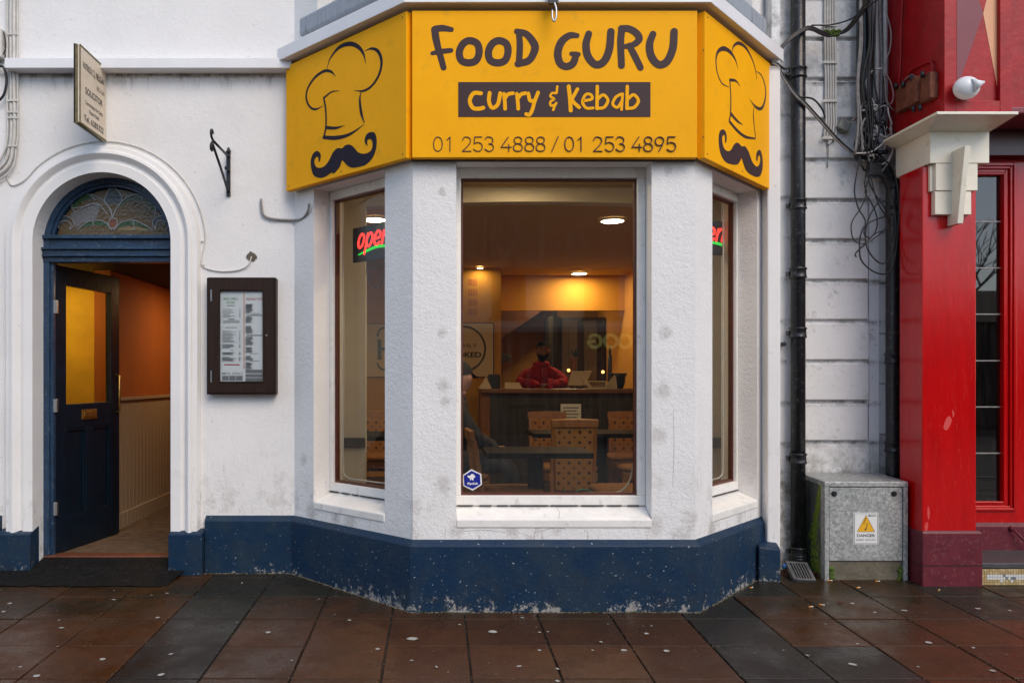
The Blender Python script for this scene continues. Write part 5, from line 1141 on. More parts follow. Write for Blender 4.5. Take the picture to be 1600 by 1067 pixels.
kid2(rd, mb.build('mosaic_tiles', tmats))
mb = MB(); q = P(1581,826,5.36); mb.lathe([(.012,-.02),(.018,0)], (q.x,5.37,q.z), 12, 'Y'); mb.tube([(q.x,5.35,q.z),(q.x+.05,5.33,q.z-.06),(q.x+.14,5.31,q.z-.16)], .007, 8); tag(mb.build('iron_handrail', M['maroon']), 'small maroon painted rail end above the mosaic step', 'handrail')
# bulkhead lamp
wl = root0('security_light', (3.19, 4.82, 3.0), 'round white security lamp on the red console above the capital', 'wall lamp')
c = P(1510,138,4.76)
mb = MB(); mb.ball(c, .075, (1,.75,.9), 20, 14); kid2(wl, mb.build('lamp_body', M['plastic']))
mb = MB(); q = c+Vector((.045,-.03,.012)); mb.tube([c+Vector((.01,-.03,0)), q+Vector((.035,-.01,.01))], .045, 14, r2=.006); kid2(wl, mb.build('lamp_hood', M['plastic']))
mb = MB(); mb.lathe([(.07,0),(.07,.02)], (c.x-.005,4.815,c.z-.005), 20, 'Y'); kid2(wl, mb.build('lamp_base', M['rust']))
# rusty junction box on the side of the console
jb = root0('rusty_junction_box', (3.06, 5.0, 3.0), 'rusty brown fuse box with cables on the red side face', 'junction box')
mb = MB()
def sidepx(px, py, X=3.05): Y = X*F/(px-CX); return Vector((X, Y, E-(py-CY)*Y/F))
for (pa, pb, yt, yb2, d) in ((1407,1430,140,178,.05),(1430,1446,128,168,.07),(1446,1463,122,162,.05)):
    a, b_ = sidepx(pa, 0), sidepx(pb, 0); za = E-(yb2-CY)*a.y/F; zb_ = E-(yt-CY)*a.y/F
    dz = (a.y-b_.y)*.1
    mb.box(3.064-d, 3.066, b_.y+.002, a.y-.002, za, zb_)
kid2(jb, mb.build('box', M['rust'], bevel=.006))
for px, py in ((1412,136),(1423,134),(1437,124),(1454,118),(1440,172),(1450,170)):
    q = sidepx(px, py); mb = MB(); mb.tube([(3.0, q.y, q.z-.012),(3.0, q.y, q.z+.022)], .012, 10); kid2(jb, mb.build('gland', M['iron']))
for pts, m_ in (([(1413,-40),(1408,40),(1407,90),(1405,125),(1400,150)], M['redold']), ([(1400,150),(1412,128),(1425,118),(1432,126),(1430,138)], M['cablep']), ([(1400,160),(1420,115),(1445,100),(1455,98),(1457,112),(1452,125)], M['redold'])):
    mb = MB(); mb.tube(smooth([sidepx(p[0], p[1]) for p in pts], 5), .007, 6); kid2(jb, mb.build('cable', m_))
# ------------------------------------------------------------------ open signs hanging inside the side panes
def open_sign(fr, u0, zc, label, w=.43, h=.225, n=.24):
    if fr.L < .5: n = .0
    o0 = fr.p(u0, n, zc); e = root0('open_sign', o0, label, 'neon sign', 'black open signs')
    mb = MB(); mb.fbox(fr, u0, u0+w, n, n+.02, zc-h/2, zc+h/2); kid2(e, mb.build('sign_board', M['neonback'], bevel=.002))
    pl = Pl(fr.p(u0, n, zc-h/2), fr.p(1,0,0)-fr.p(0,0,0), (0,0,1))
    def T(x, y): return (.055+x*.165+y*.165*.18, .092+y*.165)
    mk = Marks(pl, .003)
    for pts, cl in (([(.0,.15),(.08,.0),(.22,.03),(.32,.25),(.28,.45),(.15,.5),(.03,.38)],1), ([(.52,.48),(.44,-.28)],0), ([(.50,.12),(.60,.0),(.74,.05),(.82,.28),(.76,.46),(.62,.48),(.52,.36)],0),
                    ([(.98,.24),(1.26,.28),(1.24,.46),(1.08,.5),(.95,.3),(.98,.08),(1.12,.0),(1.28,.08)],0), ([(1.46,.48),(1.42,.0)],0), ([(1.45,.3),(1.58,.48),(1.72,.46),(1.76,.34),(1.72,.0)],0)):
        mk.stroke([T(*p) for p in pts], .017, 6, bool(cl))
    kid2(e, mk.build('lettering', M['neonr']))
    mk = Marks(pl, .003); mk.stroke([(.06,.045),(.14,.062),(.24,.078),(.33,.072),(.37,.05),(.355,.030)], [.008,.016,.018,.018,.018,.012], 6); kid2(e, mk.build('swoosh', M['neong']))
    for k in (.06, w-.06):
        mb = MB(); mb.tube([fr.p(u0+k, n+.01, zc+h/2), fr.p(u0+w/2+(k-w/2)*.4, n+.01, 2.46)], .0015, 4); kid2(e, mb.build('chain', M['chrome']))
    return e
uL, zL = FL.hit(551, 384, .24); uR, zR = FRt.hit(1139, 377, .24)
open_sign(FL, uL, zL, 'lit open sign in the bay pane left of the front pillar')
qR = FRt.p(uR-.055, .20, 0); dR = Vector((.90,.43)).normalized(); FO = Fr((qR.x-dR.x*.43, qR.y-dR.y*.43), (qR.x, qR.y))
open_sign(FO, 0, zR, 'lit open sign in the narrow bay pane on the right')
mb = MB(); mb.tube(smooth([FL.p(uL+.13,.25,zL-.11), FL.p(uL+.14,.25,zL-.22), FL.p(uL+.24,.26,zL-.30), FL.p(uL+.25,.28,zL-.2)],5), .003, 5); tag(mb.build('sign_lead', M['cableb']), 'thin black power lead hanging from the left open sign', 'cable')
# LED strip cable round the panes
for fr, op, nm in ((FL, opL, 'left'), (FRt, opR, 'right')):
    a = op[0]+.055 if nm == 'left' else op[1]-.07; s_ = 1 if nm == 'left' else -1
    mb = MB(); mb.tube(smooth([fr.p(a,.20,2.42),fr.p(a-.004*s_,.20,2.0),fr.p(a+.004*s_,.2,1.5),fr.p(a,.2,1.0),fr.p(a,.2,.70),fr.p(a+.04*s_,.2,.635),fr.p(a+.20*s_,.2,.628),fr.p(a+.5*s_,.2,.63)],6), .005, 6)
    tag(mb.build('light_string', M['cablew']), 'pale cable along the edge of the %s side pane of the bay' % nm, 'cable')
mb = MB(); mb.tube(smooth([P(993,330,4.70),P(993,430,4.70),P(994,560,4.70),P(992,680,4.70),P(988,735,4.70),P(976,762,4.70),P(955,771,4.70),P(925,772,4.70)],6), .005, 6)
tag(mb.build('light_string', M['cablew']), 'pale cable curling down the right side of the front pane', 'cable')
mb = MB(); mb.tube(smooth([P(881,763,4.72),P(885,770,4.72),P(893,773,4.72),P(903,766,4.72),P(915,764,4.72),P(925,768,4.72)],6), .003, 6)
tag(mb.build('green_wire', mat('green_wire', (.03,.30,.20), .5)), 'short green wire lying inside the bottom of the front pane', 'wire')
# hexagon sticker on the glass
plH = Pl((0, 4.51+.1665, 0), (1,0,0), (0,0,1)); st = root0('window_sticker', P(738,749,4.676), 'blue hexagonal sticker with white flipdish logo in the corner of the front pane', 'sticker')
def hp(x, y): return plH.px(720+x/21.35, 725+y/21.35)
mk = Marks(plH, .0008); mk.fill([hp(*p) for p in ((350,165),(685,325),(705,680),(400,880),(85,725),(58,370))], sm=False); kid2(st, mk.build('border', M['white']))
mk = Marks(plH, .0016); mk.fill([hp(*p) for p in ((355,215),(640,345),(660,665),(398,825),(118,705),(98,390))], sm=False); kid2(st, mk.build('face', M['stickerb']))
mk = Marks(plH, .0024); mk.fill([hp(*p) for p in ((215,375),(300,385),(365,320),(440,350),(485,435),(430,450),(425,530),(375,530),(370,480),(330,535),(300,520),(320,470),(265,460))], 2)
kid2(st, mk.build('fish_logo', M['white'])); p0 = hp(215, 675); kid2(st, text('flipdish', plH, p0.x, p0.y, .0135, M['white'], width=350*4.676/F/21.35, bold=.02, lift=.0024))
# ------------------------------------------------------------------ posters, counter and its clutter
def poster(name, px0, px1, py0, py1, Y, label):
    a, b_ = P(px0,py1,Y), P(px1,py0,Y); e = root0(name, a, label, 'poster'); mb = MB(); mb.box(a.x, b_.x, Y, Y+.02, a.z, b_.z); kid2(e, mb.build('frame', M['redwood']))
    mb = MB(); mb.box(a.x+.012, b_.x-.012, Y-.003, Y-.0005, a.z+.012, b_.z-.012); kid2(e, mb.build('print', M['paperc'])); return e
YP = 9.575
e = poster('poster', 679, 772, 504, 590, YP, 'framed cream poster with a black circle, its cropped words ending SHLY and KED')
plP = Pl((0,YP-.003,0),(1,0,0),(0,0,1)); c = plP.px(723,545); R_ = 35*YP/F
mk = Marks(plP); mk.stroke([(c.x+R_*math.cos(2*PI*k/24), c.y+R_*math.sin(2*PI*k/24)) for k in range(24)], .022, 2, True); kid2(e, mk.build('circle', M['textblack']))
kid2(e, text('FRESHLY', plP, plP.px(746,0).x, plP.px(0,543).y, .050, M['textblack'], width=.36, align='RIGHT'))
kid2(e, text('COOKED', plP, plP.px(752,0).x, plP.px(0,558).y, .062, M['textblack'], width=.46, align='RIGHT', bold=.03))
e = poster('poster', 560, 640, 505, 590, YP, 'framed cream poster with a boxed letter H seen through the left pane')
mk = Marks(plP); q = [plP.px(*p) for p in ((590,525),(593,516),(602,512),(630,512))]; mk.stroke(q, .022, 4); q = [plP.px(*p) for p in ((590,568),(593,574),(602,578),(630,578))]; mk.stroke(q, .022, 4)
a0, a1 = plP.px(590,562), plP.px(596,530); mk.rect(a0.x,a0.y,a1.x,a1.y); a0, a1 = plP.px(596,548), plP.px(606,543); mk.rect(a0.x,a0.y,a1.x,a1.y); kid2(e, mk.build('letter', M['textblack']))
# painted red words high on the amber wall
e = root0('wall_lettering', P(738,450,YP), 'faded red illegible lettering in four rows high on the amber wall', 'wall lettering')
plE = Pl((0,9.598,0),(1,0,0),(0,0,1)); fm_ = mat('faded_red_print',(.42,.14,.02),.8)
for k in range(4):
    mk = Marks(plE, .001)
    for j in range(4): a_, b_ = P(732+3.6*j, 446+15.5*k, 9.598), P(734.6+3.6*j, 436+15.5*k, 9.598); mk.rect(a_.x, a_.z, b_.x, b_.z)
    kid2(e, mk.build('lettering', fm_))
ct = root0('service_counter', (1.3, 8.8, FZ), 'long dark panelled service counter with a brown timber top', 'counter')
mb = MB(); mb.box(.60, 2.43, 8.80, 9.30, FZ, 1.115)
for k in range(3): x = .72+.58*k; [mb.box(a,b_,8.785,8.80,c_,d_) for a,b_,c_,d_ in ((x,x+.03,FZ+.1,1.0),(x+.49,x+.52,FZ+.1,1.0),(x+.03,x+.49,FZ+.1,FZ+.13),(x+.03,x+.49,.97,1.0))]
kid2(ct, mb.build('front_panel', M['counter']))
mb = MB(); mb.box(.50, 2.43, 8.72, 9.40, 1.115, 1.163); kid2(ct, mb.build('top', M['countertop'], bevel=.008))
mb = MB(); mb.box(.50, .60, 8.80, 9.30, FZ, 1.113); kid2(ct, mb.build('end_panel', M['chairwood']))
CT = 1.163
mb = MB(); a, b_ = P(876,661,8.78), P(908,631,8.78); mb.box(a.x,b_.x,8.779,8.783,a.z,b_.z); e = mb.build('notice', M['paper']); tag(e, 'white printed notice taped to the counter front', 'notice')
mk = Marks(Pl((0,8.779,0),(1,0,0),(0,0,1))); 
for k in range(5): p1, p2 = P(880,636+5*k,8.779), P(904-3*(k%2),638+5*k,8.779); mk.rect(p1.x,p2.z,p2.x,p1.z)
k_ = mk.build('print', M['textgrey']); k_.parent = e
# tablet till
tl = root0('till', (1.58, 8.95, CT), 'pale tablet till on a stand on the counter, right of the man in red', 'till')
mb = MB(); c0 = P(908,594,8.9); mb.hexa([(1.47,8.86,1.20),(1.66,8.86,1.20),(1.66,8.88,1.195),(1.47,8.88,1.195),(1.53,8.97,1.36),(1.76,8.97,1.36),(1.76,8.99,1.355),(1.53,8.99,1.355)]); kid2(tl, mb.build('screen', M['screen'], bevel=.005))
mb = MB(); mb.lathe([(.07,0),(.07,.015),(.02,.03),(.018,.10)], (1.60,9.0,CT), 16); kid2(tl, mb.build('stand', M['steel']))
mb = MB(); mb.hexa([(1.70,8.85,CT),(1.75,8.85,CT),(1.75,8.95,CT),(1.70,8.95,CT),(1.62,8.88,1.28),(1.67,8.88,1.28),(1.67,8.9,1.28),(1.62,8.9,1.28)]); kid2(tl, mb.build('card_reader', M['screen'], bevel=.004))
mb = MB(); y = 8.85; xa, xb_ = P(919,0,y).x, P(948,0,y).x; z1 = P(0,595,y).z
for a in ((xa,xb_,CT,CT+.012),(xa,xb_,z1-.012,z1),(xa,xa+.012,CT+.012,z1-.012),(xb_-.012,xb_,CT+.012,z1-.012)): mb.box(a[0],a[1],y,y+.12,a[2],a[3])
mb.box(xa+.012,xb_-.012,y+.10,y+.118,CT+.012,z1-.012); tag(mb.build('leaflet_box', M['paperc']), 'open cream leaflet box on the counter beside the till', 'leaflet box')
mb = MB(); a, b_, c = P(944,607,8.95), P(964,607,8.95), P(961,583,8.95); mb.solid_poly([(a.x,8.95,CT),(b_.x,8.95,CT),(c.x,8.95,c.z)], (0,-1,0), .02); tag(mb.build('menu_stand', M['screen'], fix=False), 'tall cream tent-shaped menu stand right of the leaflet box', 'menu stand')
mb = MB(); mb.lathe([(.05,0),(.075,.06),(.08,.13),(.10,.17),(.095,.172),(.07,.15)], (2.06,9.0,CT), 16); tag(mb.build('black_bowl', M['iron']), 'black wide-rimmed pot at the right end of the counter', 'pot')
cn = root0('candle_ornament', (2.14,9.25,CT), 'tall dark candle ornament behind the black pot', 'ornament')
mb = MB(); mb.lathe([(.025,0),(.025,.38)], (2.02,9.25,CT), 12); mb.lathe([(.012,.38),(.018,.42),(.001,.50)], (2.02,9.25,CT), 10); kid2(cn, mb.build('candle', M['grey']))
mb = MB(); a, b_ = P(789,607,8.85), P(813,599,8.85); mb.hexa([(a.x,8.82,CT),(b_.x+.02,8.82,CT),(b_.x+.02,8.92,CT),(a.x,8.92,CT),(a.x,8.86,CT+.068),(b_.x-.01,8.86,CT+.068),(b_.x-.01,8.88,CT+.068),(a.x,8.88,CT+.068)]); tag(mb.build('tent_card', M['paperc']), 'small cream tent card on the counter left of the man in red', 'tent card')
mb = MB(); a = P(747,607,8.85); mb.solid_poly([(a.x,8.85,CT),(a.x+.15,8.85,CT),(a.x+.09,8.85,CT+.135)], (0,-1,0), .02); tag(mb.build('tent_card', M['paperc'], fix=False), 'larger triangular tent card below the round poster', 'tent card')
mb = MB(); a = P(764,607,8.9); mb.box(a.x,a.x+.13,8.95,9.1,CT,CT+.16); tag(mb.build('dark_speaker_box', M['iron'], bevel=.01), 'small dark box on the left end of the counter', 'box')
mb = MB(); a = P(859,600,8.9); mb.lathe([(.026,0),(.031,.008),(.031,.10),(.025,.115)], (a.x,8.85,CT), 14); tag(mb.build('drink_can', M['can']), 'pink-red drink can in front of the man in red', 'drink can')
pf = root0('orange_vase', (1.55,9.2,CT), 'tall orange patterned vase with a dark plant behind the till', 'vase')
mb = MB(); mb.lathe([(.04,0),(.05,.1),(.035,.22),(.045,.33),(.05,.36)], (1.60,9.25,CT), 14); kid2(pf, mb.build('vase', M['chairwood']))
mb = MB(); r6 = random.Random(2)
for k in range(30): a = r6.uniform(0,6.28); l = r6.uniform(.05,.12); p0_ = Vector((1.62,9.25,CT+.34)); p1_ = p0_+Vector((math.cos(a)*l*.6,math.sin(a)*l*.6,l)); n_ = Vector((-math.sin(a),math.cos(a),0))*.012; mb.poly([p0_-n_*.3,p0_+n_*.3,(p0_+p1_)/2+n_,p1_,(p0_+p1_)/2-n_])
kid2(pf, mb.build('plant_leaves', M['plant'], fix=False))
for px, py, lb in ((888.5,578.5,'tiny warm light beside the till in the kitchen'),(942,581,'tiny warm light above the leaflet box')):
    mb = MB(); q = P(px,py,11.0); mb.ball(q, .022, n=10, m=8); o = mb.build('pendant_bulb', M['bulb']); tag(o, lb, 'light bulb'); mb = MB(); mb.tube([q+Vector((0,0,.02)), q+Vector((0,0,.9))], .002, 4); w_ = mb.build('flex', M['cableb']); w_.parent = o
# kitchen fittings
kt = root0('kitchen_units', (1.6,11.6,FZ), 'dark steel kitchen units with round portholes behind the counter', 'kitchen unit')
mb = MB(); mb.box(1.62,2.42,11.4,11.9,FZ,2.15); kid2(kt, mb.build('cabinet', M['grey'], bevel=.01))
mb = MB(); 
for z in (P(0,545,11.38).z, P(0,570,11.38).z): mb.lathe([(.055,-.01),(.055,.01)], (P(933,0,11.38).x,11.39,z), 18, 'Y')
kid2(kt, mb.build('porthole', M['iron']))
mb = MB(); a = P(868,0,11.3).x; mb.box(a-.02,a+.02,11.3,11.42,FZ,2.25); kid2(kt, mb.build('post', M['iron']))
mb = MB(); mb.box(1.80,2.02,11.37,11.40,.9,2.1); mb.box(2.12,2.3,11.37,11.40,.9,2.1); kid2(kt, mb.build('steel_door', M['steel'], bevel=.004))
hd = root0('shelf_appliance', (.86,10.6,1.3), 'dark wall appliance on the kitchen wall left of the man in red', 'appliance')
mb = MB(); mb.box(.80,.98,10.6,10.8,1.50,1.60); mb.box(.80,.88,10.6,10.8,1.2,1.50); mb.box(.98,1.02,10.62,10.7,1.54,1.56); kid2(hd, mb.build('appliance', M['iron'], bevel=.008))
# ------------------------------------------------------------------ chairs and tables
def make_chair(label, loc, rz, group='honey wood cafe chairs'):
    e = bpy.data.objects.new('cafe_chair', None); COL.objects.link(e); tag(e, label, 'chair', group)
    def part(mb, nm, m, **k): o = mb.build(nm, m, **k); o.parent = e; return o
    # local: back at y=-.2 facing -y (towards viewer), seat towards +y
    mb = MB(); N_ = 24; prof = [(.0,.435),(.92,.435),(1.0,.45),(1.0,.47),(.93,.485),(.5,.492),(0,.494)]
    rings = []
    for s, z in prof:
        ring = []
        for k in range(N_):
            a = 2*PI*k/N_; cx_, sy_ = math.cos(a), math.sin(a)
            ex = (abs(cx_)**.6)*(1 if cx_ > 0 else -1)*.225; ey = (abs(sy_)**.6)*(1 if sy_ > 0 else -1)*.215
            ring.append(mb.vert((ex*s, ey*s+.03, z)))
        rings.append(ring)
    for i in range(len(rings)-1):
        for k in range(N_): mb.face([rings[i][k], rings[i][(k+1)%N_], rings[i+1][(k+1)%N_], rings[i+1][k]], True)
    part(mb, 'seat', M['seatfab'])
    mb = MB(); mb.box(-.19,.19,-.175,-.155,.37,.432); mb.box(-.19,.19,.20,.22,.37,.432); mb.box(-.20,-.18,-.155,.20,.37,.432); mb.box(.18,.20,-.155,.20,.37,.432); part(mb, 'seat_frame', M['chairwood'], bevel=.003)
    mb = MB(); mb.hexa([(-.145,-.185,.30),(.145,-.185,.30),(.145,-.155,.30),(-.145,-.155,.30),(-.155,-.225,.80),(.155,-.225,.80),(.155,-.195,.80),(-.155,-.195,.80)]); part(mb, 'backrest', M['fabdots'], bevel=.008)
    mb = MB(); pts = []
    for k in range(9):
        x = -.185+.37*k/8; b_ = .012*math.cos((k-4)/4*PI/2); pts.append((x, b_))
    prv = None
    for x, b_ in pts:
        r = [mb.vert((x,-.235-b_,.80)), mb.vert((x,-.240-b_,.855+b_*.5)), mb.vert((x,-.215-b_,.862+b_*.5)), mb.vert((x,-.205-b_,.80))]
        if prv:
            for q in range(4): mb.face([prv[q], r[q], r[(q+1)%4], prv[(q+1)%4]])
        else: mb.face(r)
        prv = r
    mb.face(prv[::-1]); part(mb, 'top_rail', M['chairwood'], bevel=.003)
    for s in (-1, 1):
        mb = MB(); x = s*.165; mb.hexa([(x-.016,-.165,0),(x+.016,-.165,0),(x+.016,-.133,0),(x-.016,-.133,0),(x-.016,-.175,.45),(x+.016,-.175,.45),(x+.016,-.140,.45),(x-.016,-.140,.45)])
        mb.hexa([(x-.016,-.175,.45),(x+.016,-.175,.45),(x+.016,-.140,.45),(x-.016,-.140,.45),(x-.014,-.225,.80),(x+.014,-.225,.80),(x+.014,-.197,.80),(x-.014,-.197,.80)]); part(mb, 'leg', M['chairwood'], bevel=.004)
        mb = MB(); x = s*.175; mb.hexa([(x-.013,.20,0),(x+.013,.20,0),(x+.013,.225,0),(x-.013,.225,0),(x-.018,.185,.43),(x+.018,.185,.43),(x+.018,.225,.43),(x-.018,.225,.43)]); part(mb, 'leg', M['chairwood'], bevel=.004)
    mb = MB(); mb.box(-.15,.15,-.160,-.142,.16,.185); part(mb, 'stretcher', M['chairwood'], bevel=.003)
    e.location = loc; e.rotation_euler = (0,0,rz); return e
def copy_tree(o, label, loc, rz):
    c = o.copy(); COL.objects.link(c); c['label'] = label; c.location = loc; c.rotation_euler = (0,0,rz)
    for ch in o.children:
        d = ch.copy(); COL.objects.link(d); d.parent = c
    return c
ch0 = make_chair('dotted back chair seen from behind in the middle of the front window', (1.075, 6.45, FZ), .05)
copy_tree(ch0, 'dotted back chair just behind and left of the middle chair', (1.08, 7.35, FZ), PI+.1)
copy_tree(ch0, 'dotted back chair at the far side, cut by the right edge of the front window', (1.80, 7.35, FZ), PI-.08)
copy_tree(ch0, 'chair of which only the tan seat shows at the right edge of the front window', (1.72, 6.55, FZ), PI/2)
copy_tree(ch0, 'chair seen edge-on at the lower left of the front window', (.44, 5.08, FZ), -PI/2+.06)
copy_tree(ch0, 'chair whose seat shows at the bottom right just inside the front window', (1.24, 5.12, FZ), PI/2)
copy_tree(ch0, 'chair the person in the black cap sits on', (.16, 6.0, FZ), -PI/2)
copy_tree(ch0, 'chair glimpsed beyond the left bay pane beside the dado rail', (-.52, 7.4, FZ), PI)
def make_table(x0, x1, y0, y1, label):
    e = root0('cafe_table', ((x0+x1)/2,(y0+y1)/2,FZ), label, 'table', 'black cafe tables'); xc, yc = (x0+x1)/2, (y0+y1)/2
    mb = MB(); mb.box(x0,x1,y0,y1,.795,.829); kid2(e, mb.build('tabletop', M['tabletop'], bevel=.003))
    mb = MB(); mb.box(xc-.045,xc+.045,yc-.045,yc+.045,FZ+.03,.795); kid2(e, mb.build('column', M['tabletop'], bevel=.004))
    mb = MB(); mb.box(xc-.22,xc+.22,yc-.04,yc+.04,FZ,FZ+.03); mb.box(xc-.04,xc+.04,yc-.22,yc+.22,FZ+.001,FZ+.029); kid2(e, mb.build('base', M['iron'], bevel=.004))
make_table(.31, .96, 4.84, 5.30, 'black table nearest the front pane')
make_table(.80, 2.0, 6.50, 7.05, 'wide black table between the dotted back chairs')
make_table(-.62, -.02, 6.2, 6.8, 'black table glimpsed through the left bay pane')
# ------------------------------------------------------------------ people
def folds(o, st=.022, sz=.085):
    """cloth folds worked into the surface of a clothed body"""
    t = bpy.data.textures.new('folds', 'CLOUDS'); t.noise_scale = sz; t.noise_depth = 3
    s1 = o.modifiers.new('sub', 'SUBSURF'); s1.levels = 1; s1.render_levels = 1
    d = o.modifiers.new('folds', 'DISPLACE'); d.texture = t; d.strength = st; d.mid_level = .5; d.texture_coords = 'LOCAL'
    bpy.context.view_layer.update(); nm = bpy.data.meshes.new_from_object(o.evaluated_get(bpy.context.evaluated_depsgraph_get())); o.modifiers.clear(); o.data = nm
    for p in nm.polygons: p.use_smooth = True
def skinned(name, J, edges, m, sub=2, rootj=None):
    names = list(J); me = bpy.data.meshes.new(name); me.from_pydata([J[k][0] for k in names], [(names.index(a), names.index(b)) for a, b in edges], [])
    o = bpy.data.objects.new(name, me); COL.objects.link(o)
    sk = o.modifiers.new('skin', 'SKIN'); sk.use_smooth_shade = True
    for i, k in enumerate(names):
        r = J[k][1]; v = me.skin_vertices[0].data[i]; v.radius = r if isinstance(r, tuple) else (r, r); v.use_root = (k == (rootj or names[0]))
    ss_ = o.modifiers.new('sub', 'SUBSURF'); ss_.levels = sub; ss_.render_levels = sub
    bpy.context.view_layer.update()
    nm = bpy.data.meshes.new_from_object(o.evaluated_get(bpy.context.evaluated_depsgraph_get())); o.modifiers.clear(); o.data = nm; nm.materials.clear(); nm.materials.append(m)
    for p in nm.polygons: p.use_smooth = True
    return o
def head(c, fwd, m, hairm, beard=False, cap=False, parent=None, hd=.235, tilt=0):
    """one head mesh: skull, jaw, nose, ears pushed out of a sphere; eyes, mouth and hair as parts"""
    fwd = Vector(fwd).normalized(); rt = fwd.cross(Vector((0,0,1))).normalized(); up = rt.cross(fwd)
    def W(x, y, z): return c+rt*x+fwd*y+up*z
    mb = MB(); n, mm = 28, 22; rings = []
    for j in range(mm+1):
        th = PI*j/mm; ring = []
        for k in range(n):
            a = 2*PI*k/n; x = math.sin(th)*math.sin(a); y = math.sin(th)*math.cos(a); z = math.cos(th)
            X, Y_, Z = x*.076, y*.095, z*.118
            if z < 0: X *= 1+.28*z; Y_ *= 1+.10*z
            if z < -.3 and y > 0: Y_ += .012*(1-abs(x))
            if y > .5:
                nose = math.exp(-((x/.16)**2))*math.exp(-(((z+.12)/.22)**2)); Y_ += .026*nose
                sock = math.exp(-(((abs(x)-.40)/.18)**2))*math.exp(-(((z-.10)/.13)**2)); Y_ -= .010*sock
                lip = math.exp(-((x/.3)**2))*math.exp(-(((z+.48)/.09)**2)); Y_ += .007*lip
                brow = math.exp(-(((z-.27)/.10)**2))*math.exp(-((x/.6)**2)); Y_ += .005*brow
            ear = math.exp(-(((abs(x)-1)/.12)**2))*math.exp(-((y/.22)**2))*math.exp(-(((z+.02)/.26)**2)); X += (1 if x > 0 else -1)*.018*ear
            ring.append(mb.vert(W(X, Y_, Z)))
        rings.append(ring)
    for j in range(mm):
        for k in range(n): mb.face([rings[j][k], rings[j][(k+1)%n], rings[j+1][(k+1)%n], rings[j+1][k]], True)
    out = [mb.build('head', m)]
    mb = MB()
    for s in (-1, 1): mb.ball(W(s*.030,.081,.012), .009, n=10, m=8)
    out.append(mb.build('eye', M['eye']))
    mb = MB()
    for s in (-1, 1): mb.ball(W(s*.030,.0885,.012), .0050, n=8, m=6); mb.tube([W(s*.014,.094,.030),W(s*.030,.094,.034),W(s*.046,.086,.029)], .0032, 5)
    mb.tube([W(-.024,.094,-.056),W(0,.101,-.055),W(.024,.094,-.056)], .0032, 5); out.append(mb.build('brow_and_mouth', hairm))
    mb = MB(); rings = []
    lim = PI*(.46 if not cap else .40)
    for j in range(9):
        th = lim*j/8; ring = []
        for k in range(24):
            a = 2*PI*k/24; x = math.sin(th)*math.sin(a); y = math.sin(th)*math.cos(a); z = math.cos(th)
            g = 1.06 if not cap else 1.14
            zz = z*.118*g; 
            if y > .3 and not cap: zz = max(zz, .055)
            if y < 0: zz -= .035*abs(y)*(j/8)
            ring.append(mb.vert(W(x*.076*g, y*.095*g, zz)))
        rings.append(ring)
    for j in range(8):
        for k in range(24): mb.face([rings[j][k], rings[j][(k+1)%24], rings[j+1][(k+1)%24], rings[j+1][k]], True)
    out.append(mb.build('cap' if cap else 'hair', M['blackcloth'] if cap else hairm))
    if cap:
        mb = MB(); A = []; B = []
        for k in range(11):
            a = -1.0+2.0*k/10; A.append(W(.083*math.sin(a), .100*math.cos(a), .045)); B.append(W(.085*math.sin(a)*1.02, .100*math.cos(a)+.075*math.cos(a*1.2), .030))
        for k in range(10):
            d = up*.004; i = [mb.vert(v) for v in (A[k],A[k+1],B[k+1],B[k],A[k]+d,A[k+1]+d,B[k+1]+d,B[k]+d)]
            for q in ((0,3,2,1),(4,5,6,7),(0,1,5,4),(2,3,7,6),(1,2,6,5),(3,0,4,7)): mb.face([i[z] for z in q], True)
        out.append(mb.build('cap_brim', M['blackcloth']))
    if beard:
        mb = MB(); rings = []
        for j in range(8):
            zz = -.050-.072*j/7; ring = []
            for k in range(15):
                a = -1.75+3.5*k/14; g = 1.03+.05*math.sin(PI*j/7)
                if j == 0: zz = -.050+.028*min(1, abs(a)/1.5)**2
                elif j == 1: zz = -.060+.016*min(1, abs(a)/1.5)**2
                sc_ = math.sqrt(max(.05,1-(zz/.125)**2)); X, Y_ = math.sin(a)*.072*sc_*g*(1-.10*j/7), math.cos(a)*.094*sc_*g+.012
                if j < 2 and abs(a) < .45: Y_ -= .012
                ring.append(mb.vert(W(X, Y_, zz)))
            rings.append(ring)
        for j in range(7):
            for k in range(14): mb.face([rings[j][k], rings[j][k+1], rings[j+1][k+1], rings[j+1][k]], True)
        mb.face(rings[-1]); out.append(mb.build('beard', hairm, fix=False))
    for o in out: kid2(parent, o)
    return out
